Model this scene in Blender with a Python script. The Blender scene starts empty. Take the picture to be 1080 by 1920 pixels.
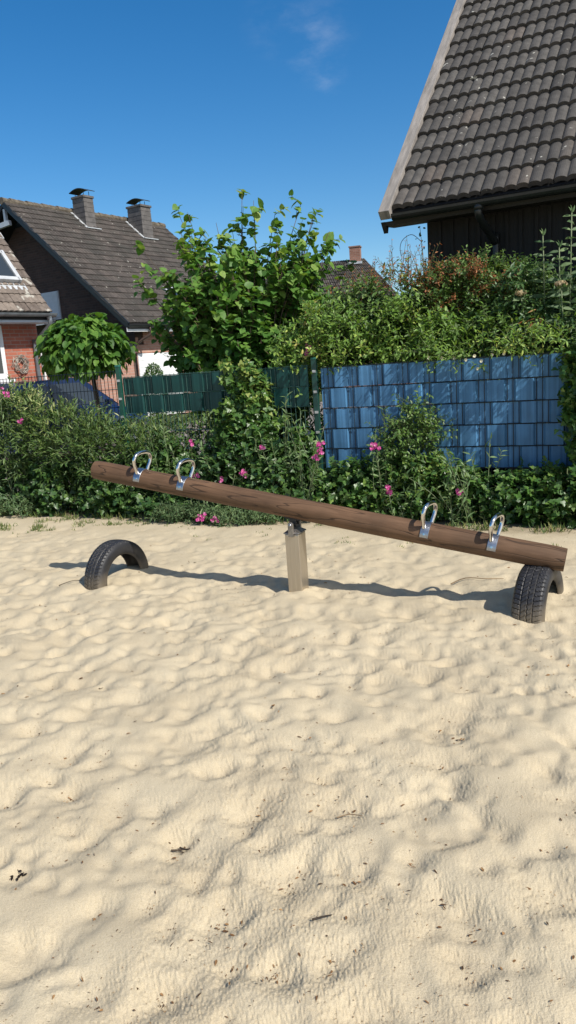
import bpy, math, random
import numpy as np
from mathutils import Vector, Matrix

random.seed(7)
RNG = np.random.default_rng(11)
SC = bpy.context.scene
COL = SC.collection
rad = math.radians

# ------------------------------------------------------------------ helpers
def link(o, parent=None):
    COL.objects.link(o)
    if parent is not None:
        o.parent = parent
    return o

def tag(o, label=None, cat=None, group=None, kind=None):
    if label: o['label'] = label
    if cat: o['category'] = cat
    if group: o['group'] = group
    if kind: o['kind'] = kind
    return o

def empty(name, loc=(0, 0, 0), rz=0.0):
    o = bpy.data.objects.new(name, None)
    o.empty_display_size = 0.2
    o.location = loc
    o.rotation_euler = (0, 0, rz)
    return link(o)

def mesh_np(name, V, T, mat, parent=None, smooth=False, attrs=None):
    """triangles or quads given as an (n,k) array"""
    V = np.asarray(V, dtype=np.float32); T = np.asarray(T, dtype=np.int32)
    me = bpy.data.meshes.new(name)
    n, k = T.shape
    me.vertices.add(len(V)); me.vertices.foreach_set('co', V.ravel())
    me.loops.add(n * k); me.loops.foreach_set('vertex_index', T.ravel())
    me.polygons.add(n)
    me.polygons.foreach_set('loop_start', np.arange(0, n * k, k, dtype=np.int32))
    me.polygons.foreach_set('loop_total', np.full(n, k, dtype=np.int32))
    me.polygons.foreach_set('use_smooth', np.full(n, bool(smooth)))
    for an, av in (attrs or {}).items():
        a = me.attributes.new(an, 'FLOAT', 'POINT')
        a.data.foreach_set('value', np.asarray(av, dtype=np.float32))
    me.update(calc_edges=True)
    me.validate()
    if mat: me.materials.append(mat)
    return link(bpy.data.objects.new(name, me), parent)

class MB:
    """collects shapes into one mesh"""
    def __init__(s): s.v = []; s.f = []
    def add(s, vs, fs):
        b = len(s.v); s.v += [tuple(map(float, p)) for p in vs]; s.f += [tuple(b + i for i in f) for f in fs]
        return s
    def box(s, c, size, M=None, taper=1.0):
        hx, hy, hz = size[0] / 2, size[1] / 2, size[2] / 2
        P = [(-hx, -hy, -hz), (hx, -hy, -hz), (hx, hy, -hz), (-hx, hy, -hz),
             (-hx * taper, -hy * taper, hz), (hx * taper, -hy * taper, hz), (hx * taper, hy * taper, hz), (-hx * taper, hy * taper, hz)]
        if M is not None: P = [M @ Vector(p) for p in P]
        P = [(p[0] + c[0], p[1] + c[1], p[2] + c[2]) for p in P]
        return s.add(P, [(3, 2, 1, 0), (4, 5, 6, 7), (0, 1, 5, 4), (1, 2, 6, 5), (2, 3, 7, 6), (3, 0, 4, 7)])
    def bar(s, a, b, w, h, up=(0, 0, 1)):
        a = Vector(a); b = Vector(b); d = b - a; L = d.length; d.normalize()
        x = d.cross(Vector(up)); x = x.normalized() if x.length > 1e-4 else Vector((1, 0, 0)); z = x.cross(d)
        M = Matrix((x, d, z)).transposed()
        return s.box((a + b) / 2, (w, L, h), M)
    def tube(s, path, r, n=8, cap=True):
        pts = [Vector(p) for p in path]; N = len(pts)
        rs = r if isinstance(r, (list, tuple)) else [r] * N
        rings = []; prev = None
        for i, p in enumerate(pts):
            t = (pts[min(i + 1, N - 1)] - pts[max(i - 1, 0)]).normalized()
            if prev is None:
                x = t.cross(Vector((0, 0, 1)))
                if x.length < 1e-3: x = t.cross(Vector((1, 0, 0)))
                x.normalize()
            else:
                x = (prev - t * prev.dot(t)).normalized()
            prev = x; y = t.cross(x)
            rings.append([p + (x * math.cos(2 * math.pi * k / n) + y * math.sin(2 * math.pi * k / n)) * rs[i] for k in range(n)])
        vs = [q for R in rings for q in R]; fs = []
        for i in range(N - 1):
            for k in range(n):
                fs.append((i * n + k, i * n + (k + 1) % n, (i + 1) * n + (k + 1) % n, (i + 1) * n + k))
        if cap: fs += [tuple(reversed(range(n))), tuple((N - 1) * n + k for k in range(n))]
        return s.add(vs, fs)
    def prism(s, poly, d):
        """poly: list of 3D points, extruded along vector d"""
        n = len(poly); d = Vector(d); A = [Vector(p) for p in poly]; B = [p + d for p in A]
        fs = [tuple(reversed(range(n))), tuple(range(n, 2 * n))] + [(i, (i + 1) % n, n + (i + 1) % n, n + i) for i in range(n)]
        return s.add(A + B, fs)
    def build(s, name, mat, parent=None, smooth=False, bevel=0.0, seg=2, auto=None):
        me = bpy.data.meshes.new(name); me.from_pydata(s.v, [], s.f); me.update()
        if mat: me.materials.append(mat)
        o = link(bpy.data.objects.new(name, me), parent)
        import bmesh
        bm = bmesh.new(); bm.from_mesh(me); bmesh.ops.recalc_face_normals(bm, faces=bm.faces); bm.to_mesh(me); bm.free()
        if smooth:
            me.polygons.foreach_set('use_smooth', [True] * len(me.polygons))
        if bevel > 0:
            m = o.modifiers.new('bevel', 'BEVEL'); m.width = bevel; m.segments = seg; m.limit_method = 'ANGLE'; m.angle_limit = rad(35)
        return o

def smooth_path(P, n=6):
    P = [Vector(p) for p in P]; out = []
    for i in range(len(P) - 1):
        p0 = P[max(i - 1, 0)]; p1 = P[i]; p2 = P[i + 1]; p3 = P[min(i + 2, len(P) - 1)]
        for k in range(n):
            t = k / n
            out.append(0.5 * ((2 * p1) + (p2 - p0) * t + (2 * p0 - 5 * p1 + 4 * p2 - p3) * t * t + (3 * p1 - p0 - 3 * p2 + p3) * t ** 3))
    out.append(P[-1]); return out

# ------------------------------------------------------------------ numpy noise
_tab = np.random.default_rng(3).random((8, 256, 256))
def vn(x, y, seed=0):
    x = np.asarray(x, float); y = np.asarray(y, float)
    xi = np.floor(x).astype(int); yi = np.floor(y).astype(int); fx = x - xi; fy = y - yi
    fx = fx * fx * fx * (fx * (fx * 6 - 15) + 10); fy = fy * fy * fy * (fy * (fy * 6 - 15) + 10)
    T = _tab[seed % 8]
    ox = (seed * 37); oy = (seed * 91)
    a = T[(xi + ox) & 255, (yi + oy) & 255]; b = T[(xi + 1 + ox) & 255, (yi + oy) & 255]
    c = T[(xi + ox) & 255, (yi + 1 + oy) & 255]; d = T[(xi + 1 + ox) & 255, (yi + 1 + oy) & 255]
    return (a * (1 - fx) + b * fx) * (1 - fy) + (c * (1 - fx) + d * fx) * fy - 0.5

def norm(a):
    return a / np.maximum(np.linalg.norm(a, axis=-1, keepdims=True), 1e-9)

# ------------------------------------------------------------------ materials
def new_mat(name):
    m = bpy.data.materials.new(name); m.use_nodes = True
    nt = m.node_tree; b = nt.nodes['Principled BSDF']
    return m, nt, b

def N(nt, typ, **kw):
    n = nt.nodes.new(typ)
    for k, v in kw.items():
        if k in n.inputs.keys(): n.inputs[k].default_value = v
        else: setattr(n, k, v)
    return n

def ramp(nt, stops, interp='LINEAR'):
    r = nt.nodes.new('ShaderNodeValToRGB'); cr = r.color_ramp; cr.interpolation = interp
    while len(cr.elements) < len(stops): cr.elements.new(0.5)
    for e, (p, c) in zip(cr.elements, stops):
        e.position = p; e.color = (*c, 1) if len(c) == 3 else c
    return r

def plain(name, col, rough=0.5, metal=0.0, var=0.12, scale=6.0, bump=0.0, bscale=60.0, stretch=None, spec=0.5):
    """colour with procedural mottling and optional bump"""
    m, nt, b = new_mat(name)
    tc = N(nt, 'ShaderNodeTexCoord'); src = tc.outputs['Object']
    if stretch:
        mp = N(nt, 'ShaderNodeMapping'); mp.inputs['Scale'].default_value = stretch
        nt.links.new(src, mp.inputs['Vector']); src = mp.outputs[0]
    no = N(nt, 'ShaderNodeTexNoise'); no.inputs['Scale'].default_value = scale; no.inputs['Detail'].default_value = 6; no.inputs['Roughness'].default_value = .65
    nt.links.new(src, no.inputs['Vector'])
    d = [max(0, c * (1 - 2.2 * var)) for c in col]; h = [min(1, c * (1 + 2.2 * var)) for c in col]
    r = ramp(nt, [(0.3, d), (0.7, h)]); nt.links.new(no.outputs['Fac'], r.inputs['Fac'])
    nt.links.new(r.outputs['Color'], b.inputs['Base Color'])
    b.inputs['Roughness'].default_value = rough; b.inputs['Metallic'].default_value = metal
    b.inputs['Specular IOR Level'].default_value = spec
    if bump > 0:
        n2 = N(nt, 'ShaderNodeTexNoise'); n2.inputs['Scale'].default_value = bscale; n2.inputs['Detail'].default_value = 5
        nt.links.new(src, n2.inputs['Vector'])
        bp = N(nt, 'ShaderNodeBump'); bp.inputs['Strength'].default_value = bump; bp.inputs['Distance'].default_value = 0.01
        nt.links.new(n2.outputs['Fac'], bp.inputs['Height']); nt.links.new(bp.outputs[0], b.inputs['Normal'])
    return m

def leaf_mat(name, stops, rough=0.45, trans=0.3, spec=0.45, gain=1.3):
    m, nt, b = new_mat(name)
    at = N(nt, 'ShaderNodeAttribute'); at.attribute_name = 'tone'
    r = ramp(nt, [(p_, [min(.85, c_ * gain) for c_ in k_]) for p_, k_ in stops]); nt.links.new(at.outputs['Fac'], r.inputs['Fac'])
    tc = N(nt, 'ShaderNodeTexCoord')
    no = N(nt, 'ShaderNodeTexNoise'); no.inputs['Scale'].default_value = 35; no.inputs['Detail'].default_value = 4
    nt.links.new(tc.outputs['Object'], no.inputs['Vector'])
    hs = N(nt, 'ShaderNodeHueSaturation')
    mr = N(nt, 'ShaderNodeMapRange'); mr.inputs['From Min'].default_value = .3; mr.inputs['From Max'].default_value = .7; mr.inputs['To Min'].default_value = .75; mr.inputs['To Max'].default_value = 1.25
    nt.links.new(no.outputs['Fac'], mr.inputs['Value']); nt.links.new(mr.outputs[0], hs.inputs['Value']); nt.links.new(r.outputs['Color'], hs.inputs['Color'])
    nt.links.new(hs.outputs['Color'], b.inputs['Base Color'])
    b.inputs['Roughness'].default_value = rough; b.inputs['Specular IOR Level'].default_value = spec
    tr = N(nt, 'ShaderNodeBsdfTranslucent')
    h2 = N(nt, 'ShaderNodeHueSaturation'); h2.inputs['Hue'].default_value = .485; h2.inputs['Saturation'].default_value = 1.1; h2.inputs['Value'].default_value = 1.5
    nt.links.new(hs.outputs['Color'], h2.inputs['Color']); nt.links.new(h2.outputs['Color'], tr.inputs['Color'])
    mx = N(nt, 'ShaderNodeMixShader'); mx.inputs[0].default_value = trans
    nt.links.new(b.outputs[0], mx.inputs[1]); nt.links.new(tr.outputs[0], mx.inputs[2])
    nt.links.new(mx.outputs[0], nt.nodes['Material Output'].inputs['Surface'])
    return m

def brick_mat(name, c1, c2, mortar, bump=0.4):
    m, nt, b = new_mat(name)
    tc = N(nt, 'ShaderNodeTexCoord'); sp = N(nt, 'ShaderNodeSeparateXYZ'); nt.links.new(tc.outputs['Object'], sp.inputs[0])
    ad = N(nt, 'ShaderNodeMath', operation='ADD'); nt.links.new(sp.outputs['X'], ad.inputs[0]); nt.links.new(sp.outputs['Y'], ad.inputs[1])
    cb = N(nt, 'ShaderNodeCombineXYZ'); nt.links.new(ad.outputs[0], cb.inputs['X']); nt.links.new(sp.outputs['Z'], cb.inputs['Y'])
    br = N(nt, 'ShaderNodeTexBrick'); br.inputs['Scale'].default_value = 1.0
    br.inputs['Brick Width'].default_value = .25; br.inputs['Row Height'].default_value = .083; br.inputs['Mortar Size'].default_value = .008
    br.inputs['Mortar Smooth'].default_value = .2; br.inputs['Bias'].default_value = 0.0
    br.inputs['Color1'].default_value = (*c1, 1); br.inputs['Color2'].default_value = (*c2, 1); br.inputs['Mortar'].default_value = (*mortar, 1)
    nt.links.new(cb.outputs[0], br.inputs['Vector'])
    no = N(nt, 'ShaderNodeTexNoise'); no.inputs['Scale'].default_value = 3.0; no.inputs['Detail'].default_value = 6
    nt.links.new(tc.outputs['Object'], no.inputs['Vector'])
    mr = N(nt, 'ShaderNodeMapRange'); mr.inputs['To Min'].default_value = .7; mr.inputs['To Max'].default_value = 1.3
    nt.links.new(no.outputs['Fac'], mr.inputs['Value'])
    hs = N(nt, 'ShaderNodeHueSaturation'); nt.links.new(br.outputs['Color'], hs.inputs['Color']); nt.links.new(mr.outputs[0], hs.inputs['Value'])
    nt.links.new(hs.outputs['Color'], b.inputs['Base Color']); b.inputs['Roughness'].default_value = .9
    bp = N(nt, 'ShaderNodeBump', invert=True); bp.inputs['Strength'].default_value = bump; bp.inputs['Distance'].default_value = .01
    nt.links.new(br.outputs['Fac'], bp.inputs['Height']); nt.links.new(bp.outputs[0], b.inputs['Normal'])
    return m

def tile_mat(name, stops, lichen=(.55, .54, .48), lich_amt=.66, lscale=14.0, rough=.85, mossy=None):
    m, nt, b = new_mat(name)
    at = N(nt, 'ShaderNodeAttribute'); at.attribute_name = 'tone'
    r = ramp(nt, stops); nt.links.new(at.outputs['Fac'], r.inputs['Fac'])
    tc = N(nt, 'ShaderNodeTexCoord')
    no = N(nt, 'ShaderNodeTexNoise'); no.inputs['Scale'].default_value = 9; no.inputs['Detail'].default_value = 8; no.inputs['Roughness'].default_value = .7
    nt.links.new(tc.outputs['Object'], no.inputs['Vector'])
    mr = N(nt, 'ShaderNodeMapRange'); mr.inputs['From Min'].default_value = .25; mr.inputs['From Max'].default_value = .75; mr.inputs['To Min'].default_value = .55; mr.inputs['To Max'].default_value = 1.45
    nt.links.new(no.outputs['Fac'], mr.inputs['Value'])
    hs = N(nt, 'ShaderNodeHueSaturation'); nt.links.new(r.outputs['Color'], hs.inputs['Color']); nt.links.new(mr.outputs[0], hs.inputs['Value'])
    col = hs.outputs['Color']
    n2 = N(nt, 'ShaderNodeTexNoise'); n2.inputs['Scale'].default_value = lscale; n2.inputs['Detail'].default_value = 3; n2.inputs['Roughness'].default_value = .5
    nt.links.new(tc.outputs['Object'], n2.inputs['Vector'])
    lr = ramp(nt, [(lich_amt, (0, 0, 0)), (lich_amt + .05, (.8, .8, .8))]); nt.links.new(n2.outputs['Fac'], lr.inputs['Fac'])
    mx = N(nt, 'ShaderNodeMix', data_type='RGBA'); nt.links.new(lr.outputs['Color'], mx.inputs['Factor'])
    nt.links.new(col, mx.inputs['A']); mx.inputs['B'].default_value = (*lichen, 1); col = mx.outputs['Result']
    if mossy:
        n3 = N(nt, 'ShaderNodeTexNoise'); n3.inputs['Scale'].default_value = 1.3; n3.inputs['Detail'].default_value = 9; n3.inputs['Roughness'].default_value = .75
        nt.links.new(tc.outputs['Object'], n3.inputs['Vector'])
        l3 = ramp(nt, [(.48, (0, 0, 0)), (.62, (.8, .8, .8))]); nt.links.new(n3.outputs['Fac'], l3.inputs['Fac'])
        m3 = N(nt, 'ShaderNodeMix', data_type='RGBA'); nt.links.new(l3.outputs['Color'], m3.inputs['Factor'])
        nt.links.new(col, m3.inputs['A']); m3.inputs['B'].default_value = (*mossy, 1); col = m3.outputs['Result']
    nt.links.new(col, b.inputs['Base Color']); b.inputs['Roughness'].default_value = rough
    b.inputs['Specular IOR Level'].default_value = .3
    bp = N(nt, 'ShaderNodeBump'); bp.inputs['Strength'].default_value = .35; bp.inputs['Distance'].default_value = .01
    n4 = N(nt, 'ShaderNodeTexNoise'); n4.inputs['Scale'].default_value = 70; n4.inputs['Detail'].default_value = 4
    nt.links.new(tc.outputs['Object'], n4.inputs['Vector'])
    nt.links.new(n4.outputs['Fac'], bp.inputs['Height']); nt.links.new(bp.outputs[0], b.inputs['Normal'])
    return m

def glass_mat(name, col=(.03, .04, .05), rough=.05):
    m, nt, b = new_mat(name)
    b.inputs['Base Color'].default_value = (*col, 1); b.inputs['Roughness'].default_value = rough
    b.inputs['Specular IOR Level'].default_value = .9
    no = N(nt, 'ShaderNodeTexNoise'); no.inputs['Scale'].default_value = .8
    tc = N(nt, 'ShaderNodeTexCoord'); nt.links.new(tc.outputs['Object'], no.inputs['Vector'])
    bp = N(nt, 'ShaderNodeBump'); bp.inputs['Strength'].default_value = .05; nt.links.new(no.outputs['Fac'], bp.inputs['Height']); nt.links.new(bp.outputs[0], b.inputs['Normal'])
    return m

# ------------------------------------------------------------------ frames measured on the site
CAM_H = 1.55
FO = np.array([.33, 7.5, 0.0]); FA = rad(25)                    # fence line
FU = np.array([math.cos(FA), -math.sin(FA), 0.0]); FV = np.array([math.sin(FA), math.cos(FA), 0.0])
def fr(s, d, z):
    """fence frame: s along the fence, d in front of it (towards the sand), z up"""
    s, d, z = np.broadcast_arrays(np.asarray(s, float), np.asarray(d, float), np.asarray(z, float))
    return FO + s[..., None] * FU - d[..., None] * FV + z[..., None] * np.array([0, 0, 1.0])
SUN = np.array([.71, -.704, 0.0]); SUN = SUN / np.linalg.norm(SUN)
SUN_EL = rad(45.5)
SUNV = np.array([SUN[0] * math.cos(SUN_EL), SUN[1] * math.cos(SUN_EL), math.sin(SUN_EL)])

# ------------------------------------------------------------------ sky, sun, camera
w = bpy.data.worlds.new('World'); SC.world = w; w.use_nodes = True
nt = w.node_tree; bg = nt.nodes['Background']
sky = nt.nodes.new('ShaderNodeTexSky'); sky.sky_type = 'NISHITA'; sky.sun_disc = False
sky.sun_elevation = SUN_EL; sky.sun_rotation = math.atan2(SUN[0], SUN[1])
sky.altitude = 0; sky.air_density = 1.0; sky.dust_density = 0.25; sky.ozone_density = 3.5
hsv = nt.nodes.new('ShaderNodeHueSaturation'); hsv.inputs['Saturation'].default_value = 1.36; hsv.inputs['Value'].default_value = 1.0
nt.links.new(sky.outputs[0], hsv.inputs['Color'])
tcs = nt.nodes.new('ShaderNodeTexCoord'); dsun = nt.nodes.new('ShaderNodeVectorMath'); dsun.operation = 'DOT_PRODUCT'; dsun.inputs[1].default_value = tuple(SUNV)
nt.links.new(tcs.outputs['Generated'], dsun.inputs[0])
for inp, lo, hi in (('Saturation', 1.36, .55), ('Value', 1.0, 1.05)):
    mr = nt.nodes.new('ShaderNodeMapRange'); mr.interpolation_type = 'SMOOTHSTEP'; mr.inputs['From Min'].default_value = .15; mr.inputs['From Max'].default_value = .85; mr.inputs['To Min'].default_value = lo; mr.inputs['To Max'].default_value = hi
    nt.links.new(dsun.outputs['Value'], mr.inputs['Value']); nt.links.new(mr.outputs[0], hsv.inputs[inp])
# faint wisps of high cloud at infinity
tc = nt.nodes.new('ShaderNodeTexCoord')
def cloud(prev, direction, radius, scale, amount):
    d = Vector(direction).normalized()
    dp = nt.nodes.new('ShaderNodeVectorMath'); dp.operation = 'DISTANCE'; dp.inputs[1].default_value = d
    nt.links.new(tc.outputs['Generated'], dp.inputs[0])
    no = nt.nodes.new('ShaderNodeTexNoise'); no.inputs['Scale'].default_value = scale; no.inputs['Detail'].default_value = 7; no.inputs['Roughness'].default_value = .6
    mp = nt.nodes.new('ShaderNodeMapping'); mp.inputs['Rotation'].default_value = (0, rad(35), 0); mp.inputs['Scale'].default_value = (1, 1, 2.2)
    nt.links.new(tc.outputs['Generated'], mp.inputs['Vector']); nt.links.new(mp.outputs[0], no.inputs['Vector'])
    mr = nt.nodes.new('ShaderNodeMapRange'); mr.interpolation_type = 'SMOOTHSTEP'
    mr.inputs['From Min'].default_value = radius; mr.inputs['From Max'].default_value = 0; mr.inputs['To Max'].default_value = 1
    nt.links.new(dp.outputs['Value'], mr.inputs['Value'])
    m2 = nt.nodes.new('ShaderNodeMapRange'); m2.interpolation_type = 'SMOOTHSTEP'; m2.inputs['From Min'].default_value = .42; m2.inputs['From Max'].default_value = .8
    nt.links.new(no.outputs['Fac'], m2.inputs['Value'])
    mu = nt.nodes.new('ShaderNodeMath'); mu.operation = 'MULTIPLY'; nt.links.new(mr.outputs[0], mu.inputs[0]); nt.links.new(m2.outputs[0], mu.inputs[1])
    mu2 = nt.nodes.new('ShaderNodeMath'); mu2.operation = 'MULTIPLY'; mu2.inputs[1].default_value = amount; nt.links.new(mu.outputs[0], mu2.inputs[0])
    mx = nt.nodes.new('ShaderNodeMix'); mx.data_type = 'RGBA'; nt.links.new(mu2.outputs[0], mx.inputs['Factor'])
    nt.links.new(prev, mx.inputs['A']); mx.inputs['B'].default_value = (7, 7.4, 8, 1)
    return mx.outputs['Result']

P = rad(11.5); R = rad(4.0); F = 1400.0
fwd = Vector((0, math.cos(P), -math.sin(P))); r0 = Vector((1, 0, 0)); u0 = r0.cross(fwd)
rt = math.cos(R) * r0 - math.sin(R) * u0; up = math.sin(R) * r0 + math.cos(R) * u0
def sky_dir(px, py): return fwd + rt * ((px - 540) / F) - up * ((py - 960) / F)
c = cloud(hsv.outputs['Color'], sky_dir(588, 72), .06, 18, .13)
c = cloud(c, sky_dir(612, 145), .03, 26, .13)
c = cloud(c, sky_dir(520, 45), .05, 20, .07)
nt.links.new(c, bg.inputs['Color']); bg.inputs['Strength'].default_value = 0.105

cam = bpy.data.cameras.new('camera'); cam.sensor_fit = 'VERTICAL'; cam.sensor_height = 36; cam.lens = 36 * F / 1920
cam.clip_start = .05; cam.clip_end = 2000
co = link(bpy.data.objects.new('camera', cam)); co.matrix_world = Matrix(((rt.x, up.x, -fwd.x, 0), (rt.y, up.y, -fwd.y, 0), (rt.z, up.z, -fwd.z, CAM_H), (0, 0, 0, 1)))
SC.camera = co
sl = bpy.data.lights.new('sun', 'SUN'); sl.energy = 4.2; sl.angle = rad(.53); sl.color = (1.0, .95, .86)
so = link(bpy.data.objects.new('sun', sl)); so.rotation_euler = Vector(SUNV).to_track_quat('Z', 'Y').to_euler(); so.location = (5, -5, 8)
SC.view_settings.view_transform = 'Standard'; SC.view_settings.look = 'None'; SC.view_settings.exposure = 0.30; SC.view_settings.gamma = 1.0
SC.cycles.max_bounces = 8; SC.cycles.transparent_max_bounces = 8

# ------------------------------------------------------------------ sand
def sand_colour(nt, b):
    tc = N(nt, 'ShaderNodeTexCoord'); geo = N(nt, 'ShaderNodeNewGeometry'); P_ = geo.outputs['Position']
    n1 = N(nt, 'ShaderNodeTexNoise'); n1.inputs['Scale'].default_value = 420; n1.inputs['Detail'].default_value = 3
    n2 = N(nt, 'ShaderNodeTexNoise'); n2.inputs['Scale'].default_value = 2.2; n2.inputs['Detail'].default_value = 7; n2.inputs['Roughness'].default_value = .65
    nt.links.new(P_, n1.inputs['Vector']); nt.links.new(P_, n2.inputs['Vector'])
    r1 = ramp(nt, [(.22, (.385, .318, .21)), (.5, (.565, .482, .342)), (.8, (.645, .56, .41))]); nt.links.new(n1.outputs['Fac'], r1.inputs['Fac'])
    r2 = ramp(nt, [(.3, (.84, .82, .80)), (.7, (1.0, 1.0, 1.0))]); nt.links.new(n2.outputs['Fac'], r2.inputs['Fac'])
    mx = N(nt, 'ShaderNodeMix', data_type='RGBA', blend_type='MULTIPLY'); mx.inputs['Factor'].default_value = 1
    nt.links.new(r1.outputs['Color'], mx.inputs['A']); nt.links.new(r2.outputs['Color'], mx.inputs['B'])
    col = mx.outputs['Result']
    # fine brown plant crumbs lying in the hollows
    n3 = N(nt, 'ShaderNodeTexNoise'); n3.inputs['Scale'].default_value = 130; n3.inputs['Detail'].default_value = 3
    nt.links.new(P_, n3.inputs['Vector'])
    n4 = N(nt, 'ShaderNodeTexNoise'); n4.inputs['Scale'].default_value = 5.5; n4.inputs['Detail'].default_value = 3
    nt.links.new(P_, n4.inputs['Vector'])
    ad = N(nt, 'ShaderNodeMath', operation='ADD'); nt.links.new(n3.outputs['Fac'], ad.inputs[0]); nt.links.new(n4.outputs['Fac'], ad.inputs[1])
    r3 = ramp(nt, [(.655, (0, 0, 0)), (.70, (.75, .75, .75))])
    sc_ = N(nt, 'ShaderNodeMath', operation='MULTIPLY'); sc_.inputs[1].default_value = .5; nt.links.new(ad.outputs[0], sc_.inputs[0]); nt.links.new(sc_.outputs[0], r3.inputs['Fac'])
    m3 = N(nt, 'ShaderNodeMix', data_type='RGBA'); nt.links.new(r3.outputs['Color'], m3.inputs['Factor']); nt.links.new(col, m3.inputs['A']); m3.inputs['B'].default_value = (.20, .13, .07, 1)
    # soil and humus mixed in along the foot of the hedge
    dt = N(nt, 'ShaderNodeVectorMath', operation='DOT_PRODUCT'); dt.inputs[1].default_value = tuple(FV); nt.links.new(P_, dt.inputs[0])
    n5 = N(nt, 'ShaderNodeTexNoise'); n5.inputs['Scale'].default_value = 3.5; n5.inputs['Detail'].default_value = 8; n5.inputs['Roughness'].default_value = .7; nt.links.new(P_, n5.inputs['Vector'])
    edge = float(np.dot(FO, FV))
    a5 = N(nt, 'ShaderNodeMath', operation='ADD'); nt.links.new(dt.outputs['Value'], a5.inputs[0]); nt.links.new(n5.outputs['Fac'], a5.inputs[1])
    mr5 = N(nt, 'ShaderNodeMapRange', interpolation_type='SMOOTHSTEP'); mr5.inputs['From Min'].default_value = edge - .45 + .5 - .35; mr5.inputs['From Max'].default_value = edge - .45 + .5 + .25; mr5.inputs['To Max'].default_value = .85
    nt.links.new(a5.outputs[0], mr5.inputs['Value'])
    m5 = N(nt, 'ShaderNodeMix', data_type='RGBA'); nt.links.new(mr5.outputs[0], m5.inputs['Factor']); nt.links.new(m3.outputs['Result'], m5.inputs['A']); m5.inputs['B'].default_value = (.17, .125, .075, 1)
    b.inputs['Roughness'].default_value = .95; b.inputs['Specular IOR Level'].default_value = .15
    nb = N(nt, 'ShaderNodeTexNoise'); nb.inputs['Scale'].default_value = 170; nb.inputs['Detail'].default_value = 4; nb.inputs['Roughness'].default_value = .6; nt.links.new(P_, nb.inputs['Vector'])
    bp = N(nt, 'ShaderNodeBump'); bp.inputs['Strength'].default_value = .55; bp.inputs['Distance'].default_value = .006
    nt.links.new(nb.outputs['Fac'], bp.inputs['Height']); nt.links.new(bp.outputs[0], b.inputs['Normal'])
    return m5.outputs['Result']

m_sand, nt_, b_ = new_mat('sand'); nt_.links.new(sand_colour(nt_, b_), b_.inputs['Base Color'])

def sand_height():
    h = .008
    x = np.arange(-7, 7, h); y = np.arange(.6, 9.6, h)
    X, Y = np.meshgrid(x, y, indexing='ij')
    pass
    def fbm(f, sd, o=4, gain=.5, st=1.0):
        t = 0; am = 1.0; cs, sn = math.cos(.6), math.sin(.6)
        px_, py_ = X * cs + Y * sn, (-X * sn + Y * cs) * st
        for k in range(o):
            t = t + am * vn(px_ * f + 17 * k, py_ * f + 5 * k, sd + k); f *= 2.03; am *= gain
            px_, py_ = px_ * cs + py_ * sn, -px_ * sn + py_ * cs
        return t
    W1 = fbm(6.5, 2, 3, .45); W2 = fbm(6.5, 5, 3, .45)
    Z = .024 * fbm(1.7, 1, 4, .45) + .008 * fbm(8.5, 6, 3, .5)
    rng = np.random.default_rng(5)
    for layer, (n_, a0, a1, k0, k1) in enumerate(((2000, .060, .110, .24, .60), (10500, .028, .060, .28, .80))):
        Zp = np.zeros_like(Z)
        for i in range(n_):                                     # footprints and scuffs, each one cutting into the last
            px = rng.uniform(-6.5, 6.5); py = rng.uniform(.8, 7.6)
            if np.dot(np.array([px, py, 0]) - FO, FV) > -1.0: continue
            a = rng.uniform(a0, a1); b = a * rng.uniform(.5, .95); th = rng.uniform(0, math.pi); dep = b * rng.uniform(k0, k1)
            R_ = 2.0 * a
            i0, i1 = np.searchsorted(x, [px - R_, px + R_]); j0, j1 = np.searchsorted(y, [py - R_, py + R_])
            if i1 - i0 < 3 or j1 - j0 < 3: continue
            dx = X[i0:i1, j0:j1] - px + .034 * W1[i0:i1, j0:j1]; dy = Y[i0:i1, j0:j1] - py + .034 * W2[i0:i1, j0:j1]
            p = (dx * math.cos(th) + dy * math.sin(th)) / a; q = (-dx * math.sin(th) + dy * math.cos(th)) / b
            r2 = p * p + q * q
            Zp[i0:i1, j0:j1] = np.minimum(Zp[i0:i1, j0:j1], -dep * np.exp(-r2 ** 1.05))
        Z = Z + Zp
    kr = np.exp(-.5 * (np.arange(-5, 6) / 1.25) ** 2); kr /= kr.sum()   # loose sand slumps: no sharp creases
    for ax in (0, 1): Z = sum(k_ * np.roll(Z, j - 5, ax) for j, k_ in enumerate(kr))
    # flatter, trodden sand towards the hedge
    dd = -((X - FO[0]) * FV[0] + (Y - FO[1]) * FV[1])
    k = np.clip((dd - .2) / 3.4, 0, 1); k = .38 + .62 * k * k * (3 - 2 * k)
    Z = Z * k
    for px, py, r, a in ((.04, 4.93, .22, .014), (-1.385, 5.58, .35, .014), (-1.50, 5.36, .16, .022), (-1.26, 5.80, .16, .022), (1.46, 4.30, .4, .018), (1.33, 4.06, .17, .02), (1.6, 4.56, .22, .055)):
        Z += a * np.exp(-((X - px) ** 2 + (Y - py) ** 2) / r ** 2)
    return x, y, Z
sx, sy, SZ = sand_height()
def sand_at(x, y):
    x = np.asarray(x, float); y = np.asarray(y, float)
    fx = np.clip((x - sx[0]) / (sx[1] - sx[0]), 0, len(sx) - 1.001); fy = np.clip((y - sy[0]) / (sy[1] - sy[0]), 0, len(sy) - 1.001)
    i = fx.astype(int); j = fy.astype(int); a = fx - i; b = fy - j
    return (SZ[i, j] * (1 - a) + SZ[i + 1, j] * a) * (1 - b) + (SZ[i, j + 1] * (1 - a) + SZ[i + 1, j + 1] * a) * b

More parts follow.
